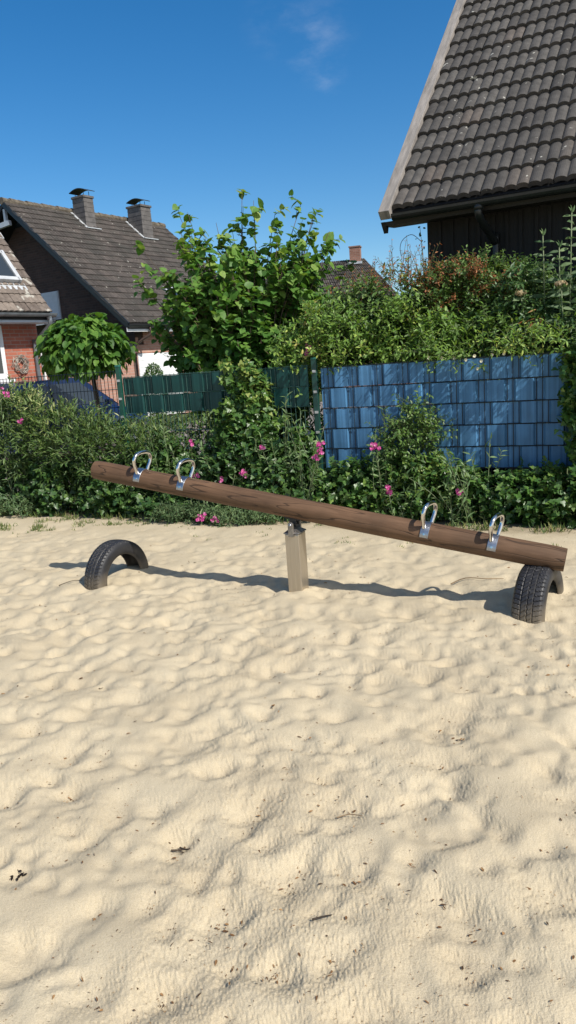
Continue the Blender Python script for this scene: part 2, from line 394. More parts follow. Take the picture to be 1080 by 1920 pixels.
def build_sand():
    th = np.concatenate([np.linspace(-80, -25, 260)[:-1], np.linspace(-25, 25, 640), np.linspace(25, 80, 260)[1:]])
    th = np.radians(th)
    r = np.exp(np.linspace(math.log(.75), math.log(11.5), 760))
    Rr, Th = np.meshgrid(r, th, indexing='ij')
    X = Rr * np.sin(Th); Y = Rr * np.cos(Th)
    Z = sand_at(X, np.maximum(Y, .62))
    near = np.clip(1.5 - Rr / 5.5, .25, 1)
    # clotted, rain-pocked surface
    # grain is coarse on broken slopes, smooth where the crust is whole
    gx = (sand_at(X + .02, np.maximum(Y, .62)) - sand_at(X - .02, np.maximum(Y, .62))) / .04; gy = (sand_at(X, np.maximum(Y + .02, .62)) - sand_at(X, np.maximum(Y - .02, .62))) / .04
    rough = np.clip(.40 + 2.2 * np.hypot(gx, gy) + 1.2 * vn(X * 3.1 + 9, Y * 3.7, 6) + .6 * vn(X * 8, Y * 8, 5), .15, 1.7)
    Z = Z + near * rough * (.0022 * vn(X * 135, Y * 135, 3) + .0040 * vn(X * 230, Y * 230, 4) + .0016 * vn(X * 400, Y * 400, 5))
    dd = -((X - FO[0]) * FV[0] + (Y - FO[1]) * FV[1])
    Z = np.where(dd < .1, Z - .4 * np.clip((.1 - dd) / .4, 0, 1), Z)
    out = np.clip((np.abs(X) - 6.6) / .4, 0, 1); Z = Z - .15 * out
    out = np.clip((.95 - Rr) / .2, 0, 1); Z = Z - .15 * out
    n, m = X.shape; idx = np.arange(n * m).reshape(n, m)
    Q = np.stack([idx[:-1, :-1], idx[:-1, 1:], idx[1:, 1:], idx[1:, :-1]], -1).reshape(-1, 4)[:, ::-1]
    return mesh_np('sand', np.stack([X, Y, Z], -1).reshape(-1, 3), Q, m_sand, smooth=True)
tag(build_sand(), 'pale trodden playground sand full of footprints', None, kind='structure')

# the wide ground: sand on this side of the fence, dark lawn and soil beyond it
m_ground, nt_, b_ = new_mat('ground')
sc_col = sand_colour(nt_, b_)
geo = N(nt_, 'ShaderNodeNewGeometry'); dt = N(nt_, 'ShaderNodeVectorMath', operation='DOT_PRODUCT'); dt.inputs[1].default_value = tuple(FV); nt_.links.new(geo.outputs['Position'], dt.inputs[0])
gt = N(nt_, 'ShaderNodeMath', operation='GREATER_THAN'); gt.inputs[1].default_value = float(np.dot(FO, FV)) - .15; nt_.links.new(dt.outputs['Value'], gt.inputs[0])
ng = N(nt_, 'ShaderNodeTexNoise'); ng.inputs['Scale'].default_value = 4; ng.inputs['Detail'].default_value = 9; nt_.links.new(geo.outputs['Position'], ng.inputs['Vector'])
rg_ = ramp(nt_, [(.3, (.03, .045, .015)), (.55, (.06, .085, .025)), (.75, (.12, .10, .055))]); nt_.links.new(ng.outputs['Fac'], rg_.inputs['Fac'])
mg = N(nt_, 'ShaderNodeMix', data_type='RGBA'); nt_.links.new(gt.outputs[0], mg.inputs['Factor']); nt_.links.new(sc_col, mg.inputs['A']); nt_.links.new(rg_.outputs['Color'], mg.inputs['B'])
nt_.links.new(mg.outputs['Result'], b_.inputs['Base Color'])
g_ = MB(); g_.add([(-400, -400, -.09), (400, -400, -.09), (400, 400, -.09), (-400, 400, -.09)], [(0, 1, 2, 3)])
tag(g_.build('ground', m_ground), 'garden ground beyond the fence', None, kind='structure')
# paved drive in front of the houses
m_pave = plain('paving', (.22, .19, .17), .9, var=.15, scale=2, bump=.3)
g_ = MB(); HA = rad(34); HU = Vector((math.cos(HA), -math.sin(HA), 0)); HV = Vector((math.sin(HA), math.cos(HA), 0))
pc = Vector((-4.0, 15.2, -.085))
g_.add([pc + HU * a + HV * b for a, b in ((-3, -4), (3.2, -4), (3.2, 14), (-3, 14))], [(0, 1, 2, 3)])
tag(g_.build('driveway', m_pave), 'paved drive in front of the brick houses', None, kind='structure')

# ------------------------------------------------------------------ seesaw
SA = rad(24.2)
m_wood, nt_, b_ = new_mat('beam wood')
tc_ = N(nt_, 'ShaderNodeTexCoord')
mp = N(nt_, 'ShaderNodeMapping'); mp.inputs['Scale'].default_value = (1.6, 22, 22); nt_.links.new(tc_.outputs['Object'], mp.inputs['Vector'])
n1 = N(nt_, 'ShaderNodeTexNoise'); n1.inputs['Scale'].default_value = 1.6; n1.inputs['Detail'].default_value = 8; n1.inputs['Roughness'].default_value = .7; n1.inputs['Distortion'].default_value = .8; nt_.links.new(mp.outputs[0], n1.inputs['Vector'])
n2 = N(nt_, 'ShaderNodeTexNoise'); n2.inputs['Scale'].default_value = 4; n2.inputs['Detail'].default_value = 5; nt_.links.new(tc_.outputs['Object'], n2.inputs['Vector'])
r1 = ramp(nt_, [(.26, (.092, .051, .028)), (.5, (.136, .077, .043)), (.76, (.176, .105, .062))]); nt_.links.new(n1.outputs['Fac'], r1.inputs['Fac'])
r2 = ramp(nt_, [(.3, (.7, .7, .7)), (.7, (1.15, 1.12, 1.1))]); nt_.links.new(n2.outputs['Fac'], r2.inputs['Fac'])
mx = N(nt_, 'ShaderNodeMix', data_type='RGBA', blend_type='MULTIPLY'); mx.inputs['Factor'].default_value = 1; nt_.links.new(r1.outputs['Color'], mx.inputs['A']); nt_.links.new(r2.outputs['Color'], mx.inputs['B'])
# drying cracks along the grain
mp2 = N(nt_, 'ShaderNodeMapping'); mp2.inputs['Scale'].default_value = (.9, 9, 9); nt_.links.new(tc_.outputs['Object'], mp2.inputs['Vector'])
n3 = N(nt_, 'ShaderNodeTexNoise'); n3.inputs['Scale'].default_value = 1.3; n3.inputs['Detail'].default_value = 2; nt_.links.new(mp2.outputs[0], n3.inputs['Vector'])
sb = N(nt_, 'ShaderNodeMath', operation='SUBTRACT'); sb.inputs[1].default_value = .5; nt_.links.new(n3.outputs['Fac'], sb.inputs[0])
ab = N(nt_, 'ShaderNodeMath', operation='ABSOLUTE'); nt_.links.new(sb.outputs[0], ab.inputs[0])
r3 = ramp(nt_, [(0, (.12, .12, .12)), (.007, (.4, .4, .4)), (.012, (1, 1, 1))]); nt_.links.new(ab.outputs[0], r3.inputs['Fac'])
mx2 = N(nt_, 'ShaderNodeMix', data_type='RGBA', blend_type='MULTIPLY'); mx2.inputs['Factor'].default_value = .7; nt_.links.new(mx.outputs['Result'], mx2.inputs['A']); nt_.links.new(r3.outputs['Color'], mx2.inputs['B'])
nt_.links.new(mx2.outputs['Result'], b_.inputs['Base Color']); b_.inputs['Roughness'].default_value = .62; b_.inputs['Specular IOR Level'].default_value = .35
bp = N(nt_, 'ShaderNodeBump'); bp.inputs['Strength'].default_value = .5; bp.inputs['Distance'].default_value = .006
ad = N(nt_, 'ShaderNodeMath', operation='MULTIPLY_ADD'); ad.inputs[1].default_value = .6; nt_.links.new(n1.outputs['Fac'], ad.inputs[0]); nt_.links.new(r3.outputs['Color'], ad.inputs[2])
nt_.links.new(ad.outputs[0], bp.inputs['Height']); nt_.links.new(bp.outputs[0], b_.inputs['Normal'])
# end grain
m_end, nt_, b_ = new_mat('end grain')
tc_ = N(nt_, 'ShaderNodeTexCoord'); mp = N(nt_, 'ShaderNodeMapping'); mp.inputs['Scale'].default_value = (0, 1, 1); mp.inputs['Location'].default_value = (0, .012, -.008); nt_.links.new(tc_.outputs['Object'], mp.inputs['Vector'])
wv = N(nt_, 'ShaderNodeTexWave', wave_type='RINGS', rings_direction='X'); wv.inputs['Scale'].default_value = 28; wv.inputs['Distortion'].default_value = 2.5; wv.inputs['Detail'].default_value = 3; nt_.links.new(mp.outputs[0], wv.inputs['Vector'])
r1 = ramp(nt_, [(0, (.10, .055, .032)), (1, (.19, .115, .075))]); nt_.links.new(wv.outputs['Fac'], r1.inputs['Fac']); nt_.links.new(r1.outputs['Color'], b_.inputs['Base Color']); b_.inputs['Roughness'].default_value = .85

m_steel, nt_, b_ = new_mat('brushed steel')
tc_ = N(nt_, 'ShaderNodeTexCoord'); mp = N(nt_, 'ShaderNodeMapping'); mp.inputs['Scale'].default_value = (40, 40, 1.5); nt_.links.new(tc_.outputs['Object'], mp.inputs['Vector'])
no = N(nt_, 'ShaderNodeTexNoise'); no.inputs['Scale'].default_value = 3; no.inputs['Detail'].default_value = 5; nt_.links.new(mp.outputs[0], no.inputs['Vector'])
r1 = ramp(nt_, [(.3, (.50, .44, .36)), (.7, (.58, .515, .43))]); nt_.links.new(no.outputs['Fac'], r1.inputs['Fac']); nt_.links.new(r1.outputs['Color'], b_.inputs['Base Color'])
b_.inputs['Metallic'].default_value = .9; b_.inputs['Roughness'].default_value = .42
mr_ = N(nt_, 'ShaderNodeMapRange'); mr_.inputs['To Min'].default_value = .34; mr_.inputs['To Max'].default_value = .46; nt_.links.new(no.outputs['Fac'], mr_.inputs['Value']); nt_.links.new(mr_.outputs[0], b_.inputs['Roughness'])
m_chrome = plain('polished steel', (.74, .73, .71), .14, 1.0, var=.06, scale=30)
m_zinc = plain('plate steel', (.42, .44, .48), .36, 1.0, var=.1, scale=40)
m_capst = plain('weathered cap steel', (.30, .28, .26), .45, .85, var=.15, scale=30)
m_dark = plain('dark steel', (.05, .05, .05), .5, .6)

saw = empty('seesaw', (.038, 4.93, 0), -SA)
tag(saw, 'playground seesaw, a brown log beam with chrome grips on a steel post', 'seesaw')
PHI = math.atan2(.558, 3.34)
def beam():
    V = []; T = []; n = 40; x0, x1 = -1.615, 1.745; m = 120
    for i in range(m + 1):
        t = i / m; x = x0 + (x1 - x0) * t
        for k in range(n):
            a = 2 * math.pi * k / n
            r = .0715 + .0012 * math.sin(3 * a + 2.1 * x) + .0010 * math.sin(2 * a - 1.3 * x + 1) + .0006 * math.sin(7 * a + 4 * x)
            e = min(t, 1 - t) * m
            if e < 2: r -= .003 * (1 - e / 2)
            V.append((x, r * math.cos(a), r * math.sin(a)))
    for i in range(m):
        for k in range(n):
            T.append((i * n + k, (i + 1) * n + k, (i + 1) * n + (k + 1) % n, i * n + (k + 1) % n)[::-1])
    o = mesh_np('beam', V, T, m_wood, saw, True)
    o.location = (0, 0, .573); o.rotation_euler = (0, PHI, 0)
    for x, nm in ((x0 - .0006, -1), (x1 + .0006, 1)):
        vs = [(x, 0, 0)]; fs = []
        for j, rr in enumerate((.035, .0685)):
            for k in range(n):
                a = 2 * math.pi * k / n; vs.append((x, rr * math.cos(a), rr * math.sin(a)))
        for k in range(n):
            fs.append((0, 1 + k, 1 + (k + 1) % n)); fs.append((1 + k, 1 + n + k, 1 + n + (k + 1) % n, 1 + (k + 1) % n))
        MB().add(vs, fs).build('end_grain', m_end, o)
    return o
bm_ = beam()
# steel post, pyramid cap, lugs, axle
PW, PD, PH = .102, .125, .405
p_ = MB(); p_.box((0, 0, (PH - .5) / 2), (PW, PD, PH + .5)); po = p_.build('post', m_steel, saw, bevel=.008, seg=3)
for pl in po.data.polygons: pl.use_smooth = False
cp = MB(); e = .006
cp.add([(-PW / 2 - e, -PD / 2 - e, PH), (PW / 2 + e, -PD / 2 - e, PH), (PW / 2 + e, PD / 2 + e, PH), (-PW / 2 - e, PD / 2 + e, PH),
        (-PW / 2 - e, -PD / 2 - e, PH + .007), (PW / 2 + e, -PD / 2 - e, PH + .007), (PW / 2 + e, PD / 2 + e, PH + .007), (-PW / 2 - e, PD / 2 + e, PH + .007),
        (-.016, -.02, PH + .038), (.016, -.02, PH + .038), (.016, .02, PH + .038), (-.016, .02, PH + .038)],
       [(3, 2, 1, 0), (0, 1, 5, 4), (1, 2, 6, 5), (2, 3, 7, 6), (3, 0, 4, 7), (4, 5, 9, 8), (5, 6, 10, 9), (6, 7, 11, 10), (7, 4, 8, 11), (8, 9, 10, 11)])
cp.build('post_cap', m_capst, saw, bevel=.003)
def lug(y0, y1):
    pts = [(-.019, PH - .018), (.019, PH - .018), (.019, .468)] + [(.019 * math.cos(a), .468 + .019 * math.sin(a)) for a in np.linspace(.3, math.pi - .3, 7)] + [(-.019, .468)]
    return MB().prism([(x, y0, z) for x, z in pts], (0, y1 - y0, 0))
lug(-PD / 2 - .014, -PD / 2 + .006).build('lug', m_capst, saw, bevel=.004)
lug(PD / 2 - .006, PD / 2 + .014).build('lug', m_capst, saw, bevel=.004)
MB().tube([(0, -PD / 2 - .02, .468), (0, PD / 2 + .02, .468)], .009, 12).build('axle', m_zinc, saw, True)
br = MB(); br.box((0, -.028, .478), (.05, .006, .05)); br.box((0, .028, .478), (.05, .006, .05)); br.box((0, 0, .505), (.12, .07, .008), Matrix.Rotation(PHI, 3, 'Y'))
br.build('beam_bracket', m_dark, saw, bevel=.002)
# four grips: a pear-shaped loop across the beam on a saddle plate
def grip(x, yaw):
    loop = smooth_path([(0, -.056, .046), (0, -.069, .080), (0, -.088, .115), (0, -.093, .148), (0, -.075, .180), (0, -.038, .194), (0, 0, .196), (0, .038, .194), (0, .075, .180), (0, .093, .148), (0, .088, .115), (0, .069, .080), (0, .056, .046)], 5)
    g = MB().tube(loop, .0125, 12)
    o = g.build('handle', m_chrome, saw, True)
    ax = Vector((math.cos(PHI), 0, -math.sin(PHI)))
    o.location = Vector((0, 0, .573)) + ax * x; o.rotation_euler = (0, PHI, 0)
    o.data.transform(Matrix.Rotation(yaw, 4, 'Z'))
    vs = []; fs = []; n = 26; r0_, r1_ = .0722, .0768
    for k in range(n + 1):
        a = rad(-8) + (math.pi + rad(16)) * k / n
        for rr in (r0_, r1_):
            for xx in (-.027, .027): vs.append((xx, rr * math.cos(a), rr * math.sin(a)))
    for k in range(n):
        b = 4 * k
        fs += [(b + 2, b + 3, b + 7, b + 6), (b, b + 4, b + 5, b + 1), (b, b + 2, b + 6, b + 4), (b + 1, b + 5, b + 7, b + 3)]
    fs += [(0, 1, 3, 2), (4 * n, 4 * n + 2, 4 * n + 3, 4 * n + 1)]
    s = MB().add(vs, fs)
    pl = s.build('saddle_plate', m_zinc, o, bevel=.0015, seg=1)
    for sg in (-1, 1):
        sc = MB(); a = rad(10)
        y, z = sg * .077 * math.cos(a), .077 * math.sin(a)
        sc.tube([(0, y, z), (0, y + sg * .005, z + .001)], .007, 8)
        sc.build('screw', m_chrome, o)
    return o
for x, yaw in ((-1.210, rad(-5)), (-.845, rad(-6)), (.912, rad(-11)), (1.325, rad(-12))): grip(x, yaw)

# ------------------------------------------------------------------ half-buried tyres
m_rub, nt_, b_ = new_mat('worn rubber')
tc_ = N(nt_, 'ShaderNodeTexCoord'); no = N(nt_, 'ShaderNodeTexNoise'); no.inputs['Scale'].default_value = 9; no.inputs['Detail'].default_value = 8; no.inputs['Roughness'].default_value = .7; nt_.links.new(tc_.outputs['Object'], no.inputs['Vector'])
r1 = ramp(nt_, [(.3, (.011, .011, .013)), (.58, (.022, .022, .026)), (.76, (.060, .056, .050))]); nt_.links.new(no.outputs['Fac'], r1.inputs['Fac'])
# sand dust clinging near the ground
geo = N(nt_, 'ShaderNodeNewGeometry'); sp = N(nt_, 'ShaderNodeSeparateXYZ'); nt_.links.new(geo.outputs['Position'], sp.inputs[0])
mr_ = N(nt_, 'ShaderNodeMapRange'); mr_.inputs['From Min'].default_value = .11; mr_.inputs['From Max'].default_value = -.01; mr_.inputs['To Max'].default_value = .55; nt_.links.new(sp.outputs['Z'], mr_.inputs['Value'])
mu = N(nt_, 'ShaderNodeMath', operation='MULTIPLY'); nt_.links.new(mr_.outputs[0], mu.inputs[0]); nt_.links.new(no.outputs['Fac'], mu.inputs[1])
mx = N(nt_, 'ShaderNodeMix', data_type='RGBA'); nt_.links.new(mu.outputs[0], mx.inputs['Factor']); nt_.links.new(r1.outputs['Color'], mx.inputs['A']); mx.inputs['B'].default_value = (.5, .4, .26, 1)
nt_.links.new(mx.outputs['Result'], b_.inputs['Base Color']); b_.inputs['Roughness'].default_value = .5; b_.inputs['Specular IOR Level'].default_value = .55
bp = N(nt_, 'ShaderNodeBump'); bp.inputs['Strength'].default_value = .15; bp.inputs['Distance'].default_value = .003; nt_.links.new(no.outputs['Fac'], bp.inputs['Height']); nt_.links.new(bp.outputs[0], b_.inputs['Normal'])

def tyre(loc, az, Ro, W, seed, label):
    """axis along local x, wheel plane y-z"""
    root = empty('half_buried_tyre', loc, -az)
    tag(root, label, 'tyre', 'half-buried stopper tyres')
    n = 420; hw = W / 2
    # tread
    pw = np.linspace(-1, 1, 61); V = []
    ang = np.linspace(0, 2 * math.pi, n, endpoint=False)
    A, Pp = np.meshgrid(ang, pw, indexing='ij')
    crown = Ro - .010 * np.abs(Pp) ** 2.5 - .010 * np.clip((np.abs(Pp) - .82) / .18, 0, 1) ** 2
    g = np.zeros_like(A)
    for c_ in (-.42, 0.02, .40):
        wob = .03 * np.sin(A * 58 + seed) if c_ == .02 else 0
        g = np.maximum(g, np.clip(1.6 - np.abs(Pp - c_ - wob) / .035, 0, 1))
    ph = A * 62 / (2 * math.pi) + np.where(np.abs(Pp) > .42, .8 * np.abs(Pp), 2.2 * Pp + .3 * np.sign(Pp))
    fr_ = np.abs((ph % 1) - .5)
    sipe = np.clip(1.5 - fr_ / .075, 0, 1) * np.where(np.abs(Pp) > .44, 1.0, .75) * (np.abs(Pp) > .08)
    g = np.maximum(g, sipe * .9)
    rr = crown - .0075 * g
    X = Pp * hw * .90; V = np.stack([X, rr * np.cos(A), rr * np.sin(A)], -1)
    idx = np.arange(V.shape[0] * V.shape[1]).reshape(V.shape[:2]); nx = np.roll(idx, -1, 0)
    Q = np.stack([idx[:, :-1], nx[:, :-1], nx[:, 1:], idx[:, 1:]], -1).reshape(-1, 4)
    mesh_np('tread', V.reshape(-1, 3), Q, m_rub, root, False)
    # sidewalls and hollow inside as one carcass
    n2 = 128
    prof = [(-.90, Ro - .020), (-.97, Ro - .029), (-1.0, Ro - .045), (-1.0, Ro - .060), (-.985, Ro - .075), (-.94, Ro - .092), (-.90, Ro - .095), (-.84, Ro - .104), (-.78, Ro - .107), (-.74, Ro - .103),
            (-.78, Ro - .085), (-.86, Ro - .06), (-.84, Ro - .035), (-.6, Ro - .024), (0, Ro - .022)]
    prof = prof + [(-x, r) for x, r in prof[-2::-1]]
    ang = np.linspace(0, 2 * math.pi, n2, endpoint=False)
    V = np.array([[(x * hw, r * math.cos(a), r * math.sin(a)) for x, r in prof] for a in ang])
    idx = np.arange(V.shape[0] * V.shape[1]).reshape(V.shape[:2]); nx = np.roll(idx, -1, 0)
    Q = np.stack([idx[:, :-1], idx[:, 1:], nx[:, 1:], nx[:, :-1]], -1).reshape(-1, 4)
    mesh_np('sidewall', V.reshape(-1, 3), Q, m_rub, root, True)
    return root
tyre((-1.345, 5.565, -.002), rad(31), .293, .172, 0, 'half-buried black tyre standing clear under the raised end of the seesaw')
tyre((1.468, 4.280, -.030), rad(33), .293, .185, 2, 'half-buried black tyre that the lowered end of the seesaw rests on')

# ------------------------------------------------------------------ fence
m_gpost = plain('green coated steel', (.012, .075, .055), .35, 0, var=.1, scale=12)
m_gpost2 = plain('dark green coated steel', (.012, .055, .045), .4, 0, var=.1, scale=12)
m_rodg = plain('green wire', (.035, .085, .075), .4, 0, var=.1)
m_rodd = plain('dark wire', (.008, .014, .020), .45, 0, var=.1)
m_strg = plain('green vinyl strip', (.006, .048, .046), .38, 0, var=.10, scale=5)
def vinyl(name, col):
    m, nt, b = new_mat(name)
    tc = N(nt, 'ShaderNodeTexCoord'); mp = N(nt, 'ShaderNodeMapping'); mp.inputs['Scale'].default_value = (38, 38, .8); nt.links.new(tc.outputs['Object'], mp.inputs['Vector'])
    no = N(nt, 'ShaderNodeTexNoise'); no.inputs['Scale'].default_value = 1; no.inputs['Detail'].default_value = 4; nt.links.new(mp.outputs[0], no.inputs['Vector'])
    n2 = N(nt, 'ShaderNodeTexNoise'); n2.inputs['Scale'].default_value = 5; n2.inputs['Detail'].default_value = 6; nt.links.new(tc.outputs['Object'], n2.inputs['Vector'])
    r = ramp(nt, [(.3, [c * .78 for c in col]), (.5, col), (.75, [min(1, c * 1.35 + .01) for c in col])]); nt.links.new(no.outputs['Fac'], r.inputs['Fac'])
    r2 = ramp(nt, [(.35, (.85, .85, .85)), (.7, (1.12, 1.1, 1.08))]); nt.links.new(n2.outputs['Fac'], r2.inputs['Fac'])
    mx = N(nt, 'ShaderNodeMix', data_type='RGBA', blend_type='MULTIPLY'); mx.inputs['Factor'].default_value = 1; nt.links.new(r.outputs['Color'], mx.inputs['A']); nt.links.new(r2.outputs['Color'], mx.inputs['B'])
    nt.links.new(mx.outputs['Result'], b.inputs['Base Color']); b.inputs['Roughness'].default_value = .5; b.inputs['Specular IOR Level'].default_value = .35
    return m
m_strg = vinyl('green vinyl strip', (.006, .050, .047))
m_strb = vinyl('blue vinyl strip', (.066, .188, .355))
m_cap = plain('post cap plastic', (.02, .11, .085), .45)
m_clip = plain('galvanised clip', (.6, .6, .6), .4, .6)

def fence(name, label, s0, s1, ztop, rod_mat, posts, strips=None, strip_mat=None, post_mat=None, zbot=.04):
    root = empty(name, tuple(FO), -FA)
    tag(root, label, 'fence')
    W = s1 - s0
    md = MB(); r = .0036; nrod = int(W / .05)
    zr = [ztop - .2 * k for k in range(int((ztop - zbot) / .2) + 1)]
    xs = [s0 + .02 + .05 * k for k in range(nrod + 1)]
    for x in xs: md.tube([(x, -.001, zbot), (x, -.001, ztop + .012)], r, 6)
    for z in zr:
        for y in (-.007, .007): md.tube([(s0, y, z), (s1, y, z)], .004, 6)
    md.build('wire_mesh', rod_mat, root)
    if strips:
        for k in range(strips):
            za = ztop - .2 * k - .006; zb = za - .188
            xx = np.arange(s0 + .0, s1 + .001, .00625); yy = []
            for x in xx:
                i = (x - (s0 + .02)) / .05
                ph = (i + (0 if k % 2 == 0 else 2.5)) % 5
                # in front of hidden rods (-y), behind the visible ones (+y)
                if k % 2 == 0: f = np.clip((abs(ph - 1.0) - 1.28) / .2, 0, 1)           # three rods show, two covered
                else: f = np.clip((abs(ph - 3.0) - .78) / .2, 0, 1)                      # two rods show, three covered
                belly = .004 * math.sin(math.pi * ((ph + .7) % 5) / 5)
                yy.append(.0085 - .0150 * f - 2.6 * belly * f)
            n = len(xx); zz = np.linspace(za, zb, 4); bulge = [0, -.0016, -.0016, 0]
            # shows bow slightly over their covered rods
            V = [(xx[i], yy[i] + bulge[j], zz[j]) for i in range(n) for j in range(4)]
            V += [(xx[i], yy[i] + bulge[j] + .0012, zz[j]) for i in range(n) for j in range(4)]
            fs = []; o_ = 4 * n
            for i in range(n - 1):
                for j in range(3):
                    a = 4 * i + j; fs.append((a, a + 1, a + 5, a + 4)); fs.append((o_ + a, o_ + a + 4, o_ + a + 5, o_ + a + 1))
                for j in (0, 3):
                    a = 4 * i + j; fs.append((a, a + 4, o_ + a + 4, o_ + a))
            MB().add(V, fs).build('privacy_strip', strip_mat, root)
    for ps, pz, y in posts:
        p = MB(); p.box((ps, y, (pz - .3) / 2), (.055, .04, pz + .3)); po = p.build('post', post_mat, root, bevel=.004)
        c_ = MB(); c_.box((ps, y, pz + .010), (.063, .048, .022), None, .86); c_.build('post_cap', m_cap, po, bevel=.004)
        for k in range(6):
            cl = MB()
            z = ztop - .03 - .2 * k if strips else ztop - .04 - .4 * k
            if z > .3: cl.box((ps + .006, y - .026, z), (.034, .014, .024))
            if cl.v: cl.build('clip', m_clip, po)
    return root
fence('wire_fence', 'bare green wire mesh fence in front of the blue car', -5.4, -2.36, 1.555, m_rodd, [], post_mat=m_gpost2)
fence('privacy_fence', 'mesh fence with two dark green privacy strips woven along its top', -2.27, -.035, 1.48, m_rodg, [(-2.315, 1.60, -.01)], 2, m_strg, m_gpost)
fence('privacy_fence', 'mesh fence filled with five bright blue woven privacy strips', .10, 2.47, 1.452, m_rodd, [(.035, 1.535, -.01), (2.53, 1.53, -.01)], 5, m_strb, m_gpost2)

# ------------------------------------------------------------------ leaves
TPL = {}
def tpl(name, left, mid):
    """left: outline points on one side (x<0), mid: midrib points incl. base and tip"""
    pass
def mk(name, b, ms, t, ls):
    # points: base, mids, tip, lefts, rights
    V = [b] + ms + [t] + ls + [(-x, y, z) for x, y, z in ls]
    nm, nl = len(ms), len(ls)
    rib = [0] + list(range(1, nm + 1)) + [nm + 1]; L = list(range(nm + 2, nm + 2 + nl)); Rr = list(range(nm + 2 + nl, nm + 2 + 2 * nl))
    T = []
    def strip(side, flip):
        # triangulate between rib polyline and side polyline (both from base to tip)
        i = j = 0; ch = [rib[0]] + side + [rib[-1]]; a = rib
        while i < len(a) - 1 or j < len(ch) - 1:
            if j >= len(ch) - 1 or (i < len(a) - 1 and V[a[i + 1]][1] <= V[ch[j + 1]][1]): t_ = (a[i], a[i + 1], ch[j]); i += 1
            else: t_ = (a[i], ch[j + 1], ch[j]); j += 1
            if len(set(t_)) == 3: T.append(t_ if not flip else t_[::-1])
    strip(L, False); strip(Rr, True)
    TPL[name] = (np.array(V, float), np.array(T))
mk('ovate', (0, 0, 0), [(0, .35, -.03), (0, .7, -.05)], (0, 1, -.12), [(-.36, .22, .05), (-.42, .5, .05), (-.24, .8, -.01)])
mk('cordate', (0, 0, 0), [(0, .3, -.04), (0, .65, -.06)], (0, 1, -.16), [(-.30, -.09, .03), (-.50, .18, .06), (-.46, .5, .04), (-.26, .78, -.03)])
mk('ivy', (0, 0, 0), [(0, .45, -.02)], (0, 1, -.08), [(-.40, -.08, .02), (-.52, .28, .04), (-.28, .45, .03), (-.22, .7, .0)])
mk('lance', (0, 0, 0), [(0, .5, -.03)], (0, 1, -.08), [(-.34, .25, .05), (-.40, .55, .03)])
mk('petal', (0, 0, 0), [(0, .55, -.1)], (0, .95, .1), [(-.45, .35, .1), (-.5, .75, .2)])

def leaves_mesh(name, Pn, D, Nn, L, Wd, tp, mat, parent=None, tone=None):
    V0, T0 = TPL[tp]; n = len(Pn)
    D = norm(D); X = norm(np.cross(D, Nn)); Z = np.cross(X, D)
    L = np.broadcast_to(np.asarray(L, float), (n,)); Wd = np.broadcast_to(np.asarray(Wd, float), (n,))
    V = Pn[:, None, :] + X[:, None, :] * (V0[None, :, 0:1] * Wd[:, None, None]) + D[:, None, :] * (V0[None, :, 1:2] * L[:, None, None]) + Z[:, None, :] * (V0[None, :, 2:3] * L[:, None, None])
    k = len(V0); T = (np.arange(n)[:, None, None] * k + T0[None]).reshape(-1, 3)
    if tone is None: tone = RNG.random(n)
    return mesh_np(name, V.reshape(-1, 3), T, mat, parent, True, {'tone': np.repeat(tone, k)})

def stems_mesh(name, A, B, ra, rb, mat, parent=None):
    """three-sided tapered sticks from A to B"""
    d = norm(B - A); x = norm(np.cross(d, np.array([.31, .57, .76]))); y = np.cross(d, x); n = len(A)
    ra = np.broadcast_to(ra, (n,))[:, None]; rb = np.broadcast_to(rb, (n,))[:, None]
    R_ = []
    for k in range(3):
        a = 2 * math.pi * k / 3; o = x * math.cos(a) + y * math.sin(a); R_.append((A + o * ra, B + o * rb))
    V = np.stack([R_[0][0], R_[1][0], R_[2][0], R_[0][1], R_[1][1], R_[2][1]], 1)
    q = np.array([[0, 1, 4, 3], [1, 2, 5, 4], [2, 0, 3, 5]]); T = (np.arange(n)[:, None, None] * 6 + q[None]).reshape(-1, 4)
    return mesh_np(name, V.reshape(-1, 3), T, mat, parent, True)

def twig_leaves(B, D, Lt, k, size, ratio, upbias=.7, spread=.9, droop=.0, along=.35, jitter=.3, size_var=.3, sunb=.75):
    """k leaves along each twig; returns leaf arrays + twig ends"""
    T = len(B); D = norm(D); Lt = np.broadcast_to(np.asarray(Lt, float), (T,))
    ref = np.array([0, 0, 1.0]); S = norm(np.cross(D, ref) + 1e-3 * RNG.normal(size=(T, 3))); U = np.cross(S, D)
    Pn = []; Dn = []; Nn = []; Ls = []
    ph0 = RNG.random(T) * 6.28
    for i in range(k):
        t = (i + .6 + .5 * RNG.random(T)) / k
        p = B + D * (t * Lt)[:, None]; p[:, 2] -= droop * (t * Lt) ** 2
        ph = ph0 + i * 2.4
        side = S * np.cos(ph)[:, None] + U * np.sin(ph)[:, None]
        ld = D * along + side * spread + RNG.normal(size=(T, 3)) * jitter
        ld[:, 2] -= droop * .8
        nn = np.array([0, 0, 1.0]) * upbias + np.array(SUNV) * sunb + D * .3 + RNG.normal(size=(T, 3)) * jitter
        Pn.append(p); Dn.append(ld); Nn.append(nn); Ls.append(size * (1 + size_var * (RNG.random(T) - .5) * 2) * (1.05 - .35 * t))
    E_ = B + D * Lt[:, None]; E_[:, 2] -= droop * Lt ** 2
    L = np.concatenate(Ls)
    return np.concatenate(Pn), np.concatenate(Dn), np.concatenate(Nn), L, L * ratio, E_

